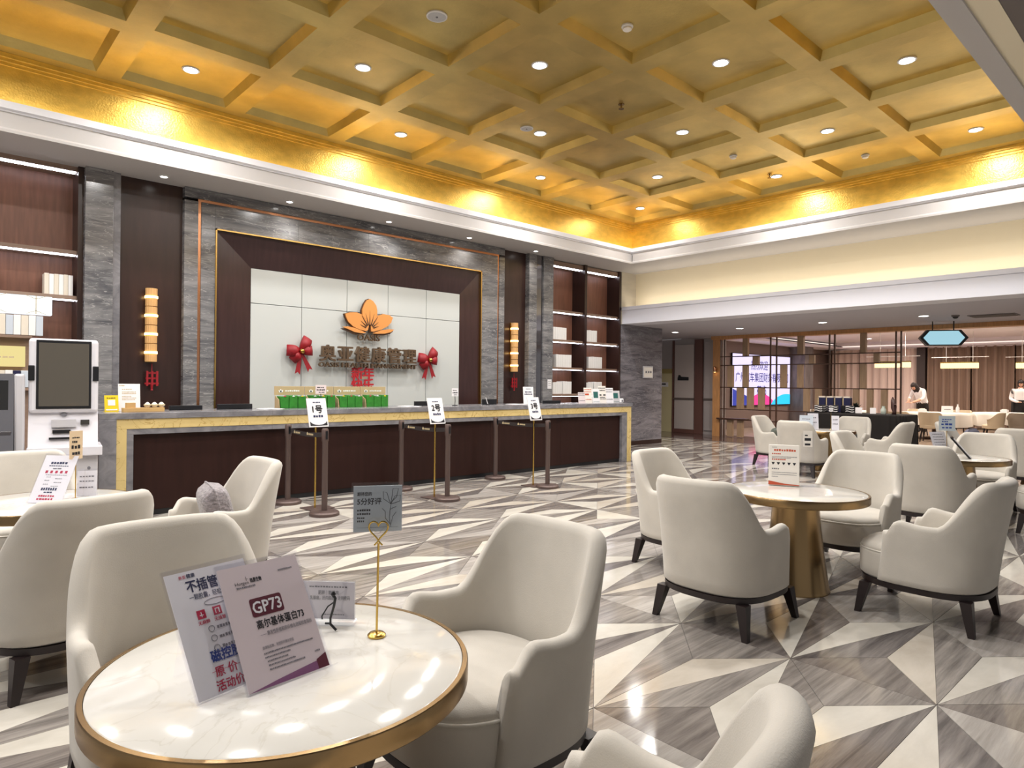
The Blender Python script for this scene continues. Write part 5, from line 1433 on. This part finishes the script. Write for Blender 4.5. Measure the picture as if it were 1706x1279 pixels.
# right rear table
t, f_ = board('leaflet_holder', 'leaflet with dark edge leaning on the right rear table', 'leaflet', (8.22, 2.10, TT), R(-28), R(20), 0.20, 0.29, PAPER)
printed(f_, 'print', INKGREY, (), sum([dashes(-0.07, 0.07, 0.05 + 0.03 * q, 0.008, 8) for q in range(8)], []), -0.0008)
t = thing('slanted_tablet', 'thin black slanted board on the right rear table', 'tablet', (8.42, 1.90, TT), R(13), None, (R(-38), 0, R(13)))
MB().bbox(-0.11, 0.11, 0.0, 0.018, 0.0, 0.29, 0.003).build('board', BLACK, t); MB().box(-0.10, 0.10, -0.002, 0.0, 0.01, 0.26).build('face', PAPER, t)
clip_stand(8.30, 2.10, 'clip with a square blue printed card on the right rear table', 0.30, 0.15, 0.15, SILVERCARD, INKBLUE, R(-68))
# far table
for k, (x, y, wd, hg) in enumerate([(11.80, 5.02, 0.18, 0.28), (11.84, 4.66, 0.12, 0.25), (11.58, 5.06, 0.22, 0.27)]):
    easel_card('acrylic_leaflet', ['middle clear leaflet stand on the far table', 'narrow clear leaflet stand at right on the far table', 'leaning clear leaflet stand at left on the far table'][k], 'leaflet', x, y, TT, wd, hg, [PAPER, PAPER, SILVERCARD][k], R(-48 - 12 * k), R([6, 4, 24][k]), 'leaflet stands on the far table', (), dashes(-wd * 0.3, wd * 0.3, hg * 0.7, 0.02, 4) + dashes(-wd * 0.35, wd * 0.35, hg * 0.4, 0.02, 5), INKGREY, True)
clip_stand(11.95, 4.78, 'thin brass clip with a small white card on the far table', 0.33, 0.05, 0.06, PAPER, INKGREY, R(-60))

# ------------------------------------------------------------------ kiosks at the left
t = thing('self_service_kiosk', 'white self service kiosk with a large dark tilted screen', 'kiosk', (1.035, 7.30, 0), R(-8))
KIOSK = t
MB().bbox(-0.31, 0.31, 0.02, 0.42, 0.0, 0.74, 0.01).build('cabinet', KIOSKGREY, t)
MB().bbox(-0.32, 0.35, -0.03, 0.45, 0.74, 0.83, 0.008).build('work_surface', KIOSKWHITE, t)
for z in (0.62, 0.44):
    MB().lathe([(0.018, -0.012), (0.014, 0.0)], 12).build('lock', INKGREY, t, (0.23, 0.015, z), (PI / 2, 0, 0))
MB().hexa([(-0.31, 0.0, 0.83), (0.31, 0.0, 0.83), (0.31, 0.4, 0.83), (-0.31, 0.4, 0.83), (-0.31, 0.10, 1.16), (0.31, 0.10, 1.16), (0.31, 0.4, 1.16), (-0.31, 0.4, 1.16)]).build('printer_body', KIOSKWHITE, t)
h_ = MB().bbox(-0.31, 0.31, 0.05, 0.20, 1.14, 1.83, 0.03).build('screen_housing', KIOSKWHITE, t)
MB().bbox(-0.245, 0.245, 0.042, 0.06, 1.18, 1.815, 0.004).build('bezel', BLACK, h_)
MB().box(-0.222, 0.222, 0.038, 0.045, 1.205, 1.79).build('screen', SCREENOFF, h_)
for s in (-1, 1):
    MB().bbox(s * 0.285 - 0.028, s * 0.285 + 0.028, 0.036, 0.06, 1.44, 1.58, 0.006).build('camera_window', BLACK, h_)
MB().box(-0.11, 0.11, 0.028, 0.06, 1.01, 1.08).build('recess', KIOSKGREY, t, None, None)
MB().box(-0.10, 0.06, 0.02, 0.05, 0.955, 0.985).build('receipt_slot', BLACK, t); MB().box(-0.13, 0.07, 0.0, 0.03, 0.90, 0.918).build('card_slot', BLACK, t)
MB().box(0.15, 0.23, 0.035, 0.07, 1.03, 1.075).build('scanner', SCREENGLASS, t)
MB().prism([(-0.022, 1.115), (0.022, 1.115), (0.03, 1.13), (0.0, 1.14), (-0.03, 1.13)], 0.062, 0.085, 'y').build('logo', INKGREY, t)
KIOSK.scale = (0.87, 1, 1)
t = thing('check_in_kiosk', 'black and silver check-in kiosk cut by the left picture edge', 'kiosk', (0.44, 7.30, 0), R(-6))
MB().bbox(-0.36, 0.22, 0.05, 0.35, 0.0, 1.0, 0.02).build('cabinet', mat('kiosk_dark', C(70, 68, 72), 0.25), t)
MB().hexa([(-0.36, 0.02, 0.62), (0.22, 0.02, 0.62), (0.22, 0.3, 0.62), (-0.36, 0.3, 0.62), (-0.36, 0.10, 1.50), (0.22, 0.10, 1.50), (0.22, 0.3, 1.50), (-0.36, 0.3, 1.50)]).build('housing', mat('kiosk_slate', C(98, 98, 104), 0.35), t)
MB().hexa([(-0.34, 0.066, 1.12), (0.18, 0.066, 1.12), (0.18, 0.09, 1.12), (-0.34, 0.09, 1.12), (-0.34, 0.092, 1.44), (0.18, 0.092, 1.44), (0.18, 0.12, 1.44), (-0.34, 0.12, 1.44)]).build('screen', SCREENGLASS, t)
MB().bbox(0.22, 0.30, 0.08, 0.34, 0.0, 1.50, 0.02).build('side_post', KIOSKGREY, t)
o = MB().lathe([(0.5, 0), (0.5, 0.01)], 32).build('oval_badge', mat('badge_green', C(186, 210, 204), 0.5), t, (-0.02, 0.062, 1.07), (PI / 2, 0, 0)); o.scale = (0.17, 0.075, 1)
MB().box(-0.36, 0.22, 0.008, 0.03, 0.70, 0.72).build('blue_light_line', L_BLUE, t)

# ------------------------------------------------------------------ black draped stall before the dining room
t = thing('black_draped_table', 'long table under a black floor length cloth at the end of the screen', 'table', (16.0, 5.75, 0), R(0))
MB().box(-0.45, 0.45, -1.0, 1.0, 0.80, 0.86).build('table_board', SCREENWOOD, t)
pts = []; n = 160
for i in range(n):
    a = 2 * PI * i / n; x, y = sup(a, 0.49, 1.04, 9); k = 0.012 * math.sin(i * 1.05); l = math.hypot(x, y)
    pts.append((x + x / l * k, y + y / l * k))
vs = [(x, y, 0.865) for x, y in pts] + [(x * 1.02, y * 1.01, 0.84) for x, y in pts] + [(x * 1.06, y * 1.03, 0.01) for x, y in pts]
fs = [(i + q * n, (i + 1) % n + q * n, (i + 1) % n + (q + 1) * n, i + (q + 1) * n) for q in range(2) for i in range(n)] + [tuple(range(n))]
MB().add(vs, fs).build('cloth', BLACKCLOTH, t)
def stripe_box(x, y, rz, label):
    t = thing('striped_gift_box', label, 'gift box', (x, y, 0.867), rz, 'striped boxes on the black stall')
    MB().bbox(-0.14, 0.14, -0.10, 0.10, 0.0, 0.17, 0.01).build('box', BLACK, t)
    for q in range(3):
        mb = MB(); n = 10
        for i in range(n):
            a0, a1 = -0.13 + 0.26 * i / n, -0.13 + 0.26 * (i + 1) / n
            f0, f1 = 0.03 + 0.05 * q + 0.012 * math.sin(a0 * 22), 0.03 + 0.05 * q + 0.012 * math.sin(a1 * 22)
            mb.add([(-0.142, a0 * 0.7, f0), (-0.142, a1 * 0.7, f1), (-0.142, a1 * 0.7, f1 + 0.02), (-0.142, a0 * 0.7, f0 + 0.02)], [(0, 1, 2, 3)])
            mb.add([(a0, -0.102, f0), (a1, -0.102, f1), (a1, -0.102, f1 + 0.02), (a0, -0.102, f0 + 0.02)], [(0, 1, 2, 3)])
        link('stripe', mb.mesh('stripe', STRIPE_W, fix=False), t)
for k, (x, y) in enumerate([(15.8, 6.55), (15.75, 6.25), (15.78, 5.95)]):
    stripe_box(x, y, R(20 * k), 'black and white striped box on the stall, %s of three' % ['left', 'middle', 'right'][k])
for k in range(4):
    t = thing('gift_bag', 'tall navy gift bag with cream top on the stall, %s of four' % ['leftmost', 'second', 'third', 'rightmost'][k], 'gift bag', (16.2, 6.68 - 0.19 * k, 0.867), 0, 'navy gift bags on the black stall')
    MB().bbox(-0.07, 0.07, -0.085, 0.085, 0.0, 0.34, 0.008).build('bag', NAVYBAG, t)
    MB().box(-0.05, 0.05, -0.07, 0.07, 0.335, 0.37).build('tissue', BOOKCREAM, t)
    MB().box(-0.073, -0.069, 0.06, 0.08, 0.01, 0.33).build('stripe', INKTAN, t)
t = thing('bird_figurine', 'dark carved bird figurine on the black stall', 'figurine', (15.9, 5.02, 0.867), R(40))
MB().tube([(0, 0, 0), (0.0, 0, 0.06), (0.02, 0, 0.16), (0.06, 0, 0.30), (0.08, 0, 0.38)], [0.05, 0.035, 0.06, 0.045, 0.012], 10).build('body', mat('figure_wood', C(64, 38, 34), 0.4), t, smooth='all')
MB().tube([(0.02, 0, 0.16), (-0.05, 0, 0.22), (-0.10, 0, 0.21)], [0.03, 0.018, 0.006], 8).build('beak', MATS['figure_wood'], t, smooth='all')
t = thing('glass_jug', 'small pale jug beside the bird figurine', 'jug', (15.85, 5.22, 0.867))
MB().lathe([(0.04, 0), (0.055, 0.03), (0.055, 0.10), (0.03, 0.15), (0.036, 0.18)], 18).build('body', mat('jug_glass', C(190, 200, 190), 0.15), t, smooth=50)
MB().tube([(0.05, 0, 0.10), (0.09, 0, 0.12), (0.085, 0, 0.05), (0.054, 0, 0.03)], 0.006, 6).build('handle', MATS['jug_glass'], t, smooth=40)
for k, (y, wd) in enumerate([(5.75, 0.14), (5.45, 0.12)]):
    easel_card('price_card', ['wider white card on the black stall', 'narrow white card on the black stall'][k], 'card', 15.9, y, 0.867, wd, 0.13, PAPER, R(-70), R(8))
t = thing('leaf_arrangement', 'dark leafy arrangement behind the striped boxes', 'plant', (16.25, 5.95, 0.867))
MB().lathe([(0.06, 0), (0.07, 0.06), (0.06, 0.08)], 14).build('pot', BLACK, t)
rl = random.Random(3)
mb = MB()
for q in range(40):
    a = rl.random() * 2 * PI; L_ = 0.12 + 0.10 * rl.random(); e = 0.3 + rl.random()
    dx, dy, dz = math.cos(a) * math.cos(e), math.sin(a) * math.cos(e), math.sin(e); px_, py_ = -math.sin(a) * 0.025, math.cos(a) * 0.025
    mb.add([(0, 0, 0.07), (dx * L_ * 0.6 + px_, dy * L_ * 0.6 + py_, 0.07 + dz * L_ * 0.6), (dx * L_, dy * L_, 0.07 + dz * L_ - 0.01), (dx * L_ * 0.6 - px_, dy * L_ * 0.6 - py_, 0.07 + dz * L_ * 0.6)], [(0, 1, 2, 3)])
link('foliage', mb.mesh('foliage', mat('dark_leaf', C(40, 46, 38), 0.6), fix=False), t, kind='stuff')

# ------------------------------------------------------------------ dining tables, chairs and people
def dining_table(x, y, r, label, lab2):
    t = thing('dining_table', label, 'table', (x, y, 0), 0, 'round dining tables')
    MB().lathe([(r * 0.96, 0.70), (r * 0.96, 0.745)], 40).build('top', OAK, t)
    MB().lathe([(0.35, 0), (0.35, 0.03), (0.10, 0.06), (0.10, 0.70)], 20).build('pedestal', SCREENWOOD, t, smooth=40)
    c = thing('tablecloth', lab2, 'tablecloth', (x, y, 0.747), 0, 'white tablecloths')
    n = 72; vs = []; fs = []
    for q, (k, z) in enumerate([(0.0, 0.004), (0.9, 0.004), (1.0, 0.0), (1.03, -0.06), (1.06, -0.30)]):
        for i in range(n):
            a = 2 * PI * i / n; wv = (0.05 * math.sin(9 * a) if q == 4 else (0.02 * math.sin(9 * a) if q == 3 else 0)); dz = -0.08 * abs(math.sin(2 * a)) if q == 4 else 0
            vs.append(((k * r + wv) * math.cos(a), (k * r + wv) * math.sin(a), z + dz))
    for q in range(4):
        for i in range(n):
            j = (i + 1) % n; fs.append((q * n + i, q * n + j, (q + 1) * n + j, (q + 1) * n + i))
    MB().add(vs, fs).build('cloth', CLOTH, c, smooth='all')
dining_table(21.85, 5.8, 0.90, 'round dining table where the waitress bends', 'white tablecloth where the waitress bends')
dining_table(23.6, 4.35, 0.95, 'round dining table at the right picture edge', 'white tablecloth at the right picture edge')
dining_table(21.3, 8.3, 0.8, 'round dining table seen through the screen', 'white tablecloth seen through the screen')
def dchair_parts(t, m):
    n = 24; vs = []; fs = []
    for i in range(n + 1):
        a = R(200) + R(140) * i / n if False else R(-200) + R(220) * i / n
        s_ = abs(i / n - 0.5) * 2
        h = 0.80 - 0.18 * smooth01((s_ - 0.45) / 0.5)
        for rr_, z in ((0.25, 0.40), (0.275, 0.60), (0.295, h), (0.262, h), (0.235, 0.60), (0.21, 0.40)):
            vs.append((rr_ * math.cos(a), rr_ * math.sin(a) * 0.95, z))
    for i in range(n):
        for j in range(6):
            fs.append((i * 6 + j, i * 6 + (j + 1) % 6, (i + 1) * 6 + (j + 1) % 6, (i + 1) * 6 + j))
    fs += [tuple(range(6)), tuple(n * 6 + j for j in range(5, -1, -1))]
    MB().add(vs, fs).build('backrest', m, t, smooth=50)
    MB().lathe([(0.22, 0.36), (0.25, 0.38), (0.25, 0.45), (0.2, 0.48)], 28).build('seat', m, t, smooth=50)
    for sx in (-1, 1):
        for sy_ in (-1, 1):
            MB().tube([(sx * 0.21, sy_ * 0.21, 0), (sx * 0.16, sy_ * 0.16, 0.38)], [0.014, 0.024], 8).build('leg', LEGWOOD, t)
d0 = None
DS = [(20.15, 6.28, -75, 'beige dining chair nearest the black stall', DCHAIR), (20.42, 5.55, -85, 'second beige dining chair from the black stall', DCHAIR), (21.75, 4.42, 0, 'beige dining chair with pale side between the dining tables', DCHAIR),
      (23.25, 5.55, 80, 'tan dining chair side on against the brown curtain', DCHAIR), (23.1, 6.62, 121, 'tan dining chair whose back hides the waitress hips', DCHAIR),
      (22.15, 3.9, -75, 'dark grey backed dining chair at the right dining table', DCHAIRG), (23.9, 2.9, 5, 'grey dining chair right of the right dining table', DCHAIRG), (19.85, 8.2, -90, 'dining chair behind the screen', DCHAIR)]
for x, y, a, lab, m in DS:
    t = thing('dining_chair', lab, 'chair', (x, y, 0), R(a), 'tub dining chairs')
    dchair_parts(t, m)
def crockery(x, y, z, label, n=3):
    t = thing('folded_napkins', label, 'napkins', (x, y, z))
    MB().bbox(-0.12, 0.12, -0.08, 0.08, 0.0, 0.10, 0.01).build('stack', PAPER, t)
    MB().bbox(-0.09, 0.09, -0.05, 0.05, 0.10, 0.12, 0.005).build('top_napkin', PAPERWARM, t)
crockery(21.3, 6.0, 0.752, 'white napkin stack on the table of the waitress')
crockery(23.2, 4.45, 0.752, 'white napkin stack on the right dining table')
t = thing('table_sign', 'white table sign right of the waitress', 'sign', (22.15, 5.6, 0.752), R(-70))
MB().hexa([(-0.14, -0.05, 0), (0.14, -0.05, 0), (0.14, 0.05, 0), (-0.14, 0.05, 0), (-0.14, -0.004, 0.19), (0.14, -0.004, 0.19), (0.14, 0.004, 0.19), (-0.14, 0.004, 0.19)]).build('tent', PAPER, t)
bar_into(MB(), [(-0.08, 0.08, 0.08, 0.10)], -0.045).build('print', INKGREY, t)
t = thing('bottle', 'white bottle right of the table sign', 'bottle', (22.3, 5.38, 0.752))
MB().lathe([(0.04, 0), (0.045, 0.02), (0.045, 0.14), (0.018, 0.19), (0.018, 0.23)], 16).build('body', PAPER, t, smooth=40)
MB().lathe([(0.02, 0.23), (0.02, 0.25)], 12).build('cap', KIOSKGREY, t)

def person(label, loc, rz, joints, edges, shirt_parts, hair_pts, head, extra=None):
    t = thing('person', label, 'person', loc, rz)
    me = bpy.data.meshes.new('body'); me.from_pydata([j[0] for j in joints], edges, [])
    o = bpy.data.objects.new('body', me); COL.objects.link(o); o.parent = t
    md = o.modifiers.new('skin', 'SKIN'); md.use_smooth_shade = True
    for v, j in zip(me.skin_vertices[0].data, joints): v.radius = j[1]
    me.skin_vertices[0].data[0].use_root = True
    sd = o.modifiers.new('sub', 'SUBSURF'); sd.levels = 2; sd.render_levels = 2
    bpy.context.view_layer.update()
    m2 = bpy.data.meshes.new_from_object(o.evaluated_get(bpy.context.evaluated_depsgraph_get()))
    o.modifiers.clear(); o.data = m2; bpy.data.meshes.remove(me)
    return t, o
def paint(o, mats, fn):
    o.data.materials.clear()
    for m in mats: o.data.materials.append(m)
    for p in o.data.polygons:
        p.material_index = fn(p.center); p.use_smooth = True
# waitress bending over the table; local +x is where she faces
J = [((0, 0, 0.95), (0.15, 0.17)), ((0.06, 0, 1.12), (0.13, 0.15)), ((0.17, 0, 1.30), (0.13, 0.17)), ((0.25, 0, 1.40), (0.09, 0.12)), ((0.31, 0, 1.46), (0.05, 0.05)), ((0.37, 0, 1.50), (0.06, 0.06)),
     ((0.21, 0.19, 1.36), (0.075, 0.075)), ((0.28, 0.24, 1.13), (0.055, 0.055)), ((0.50, 0.14, 1.03), (0.042, 0.042)), ((0.58, 0.09, 1.00), (0.03, 0.024)),
     ((0.21, -0.19, 1.36), (0.075, 0.075)), ((0.28, -0.24, 1.13), (0.055, 0.055)), ((0.50, -0.12, 1.04), (0.042, 0.042)), ((0.58, -0.06, 1.01), (0.03, 0.024)),
     ((0, 0.10, 0.86), (0.10, 0.10)), ((0.02, 0.10, 0.48), (0.07, 0.07)), ((0, 0.10, 0.09), (0.045, 0.045)), ((0.12, 0.11, 0.04), (0.04, 0.035)),
     ((0, -0.10, 0.86), (0.10, 0.10)), ((0.02, -0.10, 0.48), (0.07, 0.07)), ((0, -0.10, 0.09), (0.045, 0.045)), ((0.12, -0.11, 0.04), (0.04, 0.035))]
ED = [(0, 1), (1, 2), (2, 3), (3, 4), (4, 5), (2, 6), (6, 7), (7, 8), (8, 9), (2, 10), (10, 11), (11, 12), (12, 13), (0, 14), (14, 15), (15, 16), (16, 17), (0, 18), (18, 19), (19, 20), (20, 21)]
def finish_person(t, o, head_c, tilt, hands, hair_long=True):
    paint(o, [SHIRT, SKIN, TROUSER], lambda c: 2 if c.z < 0.98 and abs(c.x) < 0.26 else (1 if (c.x > 0.40 and c.z < 1.2) or (c.z > head_c[2] - 0.14 and c.x > head_c[0] - 0.09) else 0))
    h = MB(); n, k = 24, 14; vs = []; fs = []
    for i in range(k + 1):
        ph = PI * i / k
        for j in range(n):
            a = 2 * PI * j / n; x, y, z = math.sin(ph) * math.cos(a) * 0.092, math.sin(ph) * math.sin(a) * 0.074, math.cos(ph) * 0.115
            if z < 0 and x > 0: x *= 1 - 0.12 * (-z / 0.115)
            vs.append((x, y, z))
    for i in range(k):
        for j in range(n):
            fs.append((i * n + j, i * n + (j + 1) % n, (i + 1) * n + (j + 1) % n, (i + 1) * n + j))
    hd = MB().add(vs, fs).build('head', SKIN, t, head_c, (0, tilt, 0), smooth='all')
    MB().prism([(0.085, -0.03), (0.112, -0.035), (0.09, 0.012)], -0.012, 0.012, 'y').build('nose', SKIN, hd)
    for s in (-1, 1):
        MB().lathe([(0.002, -0.006), (0.011, 0.0), (0.002, 0.006)], 10).build('eye', INK, hd, (0.084, s * 0.03, 0.008))
        MB().lathe([(0.004, -0.03), (0.014, 0.0), (0.006, 0.03)], 8).build('ear', SKIN, hd, (0.0, s * 0.078, -0.005))
    MB().box(0.080, 0.088, -0.022, 0.022, -0.058, -0.050).build('mouth', INKRED, hd)
    vs2 = []; 
    for x, y, z in vs:
        r_ = 1.2
        if x > 0.06 and z < 0.04: r_ = 0.95
        dz = 0
        if z < 0.02 and x <= 0.06 and hair_long: dz = -0.15 * min(1, (0.02 - z) / 0.06)
        vs2.append((x * r_ - 0.008, y * r_ * (1.22 if dz else 1), z * r_ + 0.006 + dz))
    MB().add(vs2, fs).build('hair', HAIR, hd, smooth='all')
    for hx1, hy1, hz1, sg in hands:
        for q in range(4):
            yy = hy1 + (q - 1.5) * 0.019
            MB().tube([(hx1 - 0.01, yy, hz1), (hx1 + 0.035, yy, hz1 - 0.005), (hx1 + 0.06 - 0.006 * abs(q - 1.4), yy, hz1 - 0.025)], [0.010, 0.009, 0.007], 8).build('finger', SKIN, o, smooth='all')
        MB().tube([(hx1 - 0.03, hy1 - sg * 0.03, hz1), (hx1 + 0.0, hy1 - sg * 0.055, hz1 - 0.01), (hx1 + 0.025, hy1 - sg * 0.055, hz1 - 0.02)], [0.011, 0.010, 0.007], 8).build('thumb', SKIN, o, smooth='all')
t, o = person('waitress in a white shirt bending over the dining table, dark shoulder length hair', (24.15, 6.78, 0), R(158), J, ED, None, None, None)
finish_person(t, o, (0.40, 0, 1.50), R(42), [(0.60, 0.08, 0.995, 1), (0.60, -0.05, 1.005, -1)])
J2 = [(Vector(p) if k < 0 else p, r_) for k, (p, r_) in enumerate(J)]
J2 = [((0, 0, 0.95), (0.15, 0.17)), ((0.0, 0, 1.12), (0.13, 0.15)), ((0.01, 0, 1.30), (0.13, 0.17)), ((0.02, 0, 1.43), (0.09, 0.12)), ((0.03, 0, 1.50), (0.05, 0.05)), ((0.05, 0, 1.56), (0.06, 0.06)),
      ((0.01, 0.19, 1.40), (0.075, 0.075)), ((0.0, 0.25, 1.13), (0.055, 0.055)), ((0.22, 0.16, 1.05), (0.042, 0.042)), ((0.30, 0.11, 1.05), (0.03, 0.024)),
      ((0.01, -0.19, 1.40), (0.075, 0.075)), ((0.0, -0.25, 1.13), (0.055, 0.055)), ((0.22, -0.14, 1.05), (0.042, 0.042)), ((0.30, -0.09, 1.05), (0.03, 0.024))] + J[14:]
t, o = person('waiter in white shirt and black apron at the right picture edge', (26.1, 4.6, 0), R(200), J2, ED, None, None, None)
finish_person(t, o, (0.06, 0, 1.62), R(25), [(0.32, 0.10, 1.05, 1), (0.32, -0.08, 1.05, -1)], False)
MB().hexa([(-0.20, -0.22, 0.45), (0.19, -0.22, 0.45), (0.19, 0.22, 0.45), (-0.20, 0.22, 0.45), (-0.17, -0.20, 1.10), (0.165, -0.20, 1.10), (0.165, 0.20, 1.10), (-0.17, 0.20, 1.10)]).build('apron', TROUSER, t)

t = thing('pen_holder', 'white pen standing at the counter edge by the portal foot', 'pen', (6.85, 8.1, ZT), R(10))
MB().lathe([(0.03, 0), (0.03, 0.012), (0.008, 0.02)], 14).build('base', BLACK, t)
MB().tube([(0, 0, 0.015), (-0.05, 0, 0.12)], 0.006, 8).build('pen', PAPER, t)
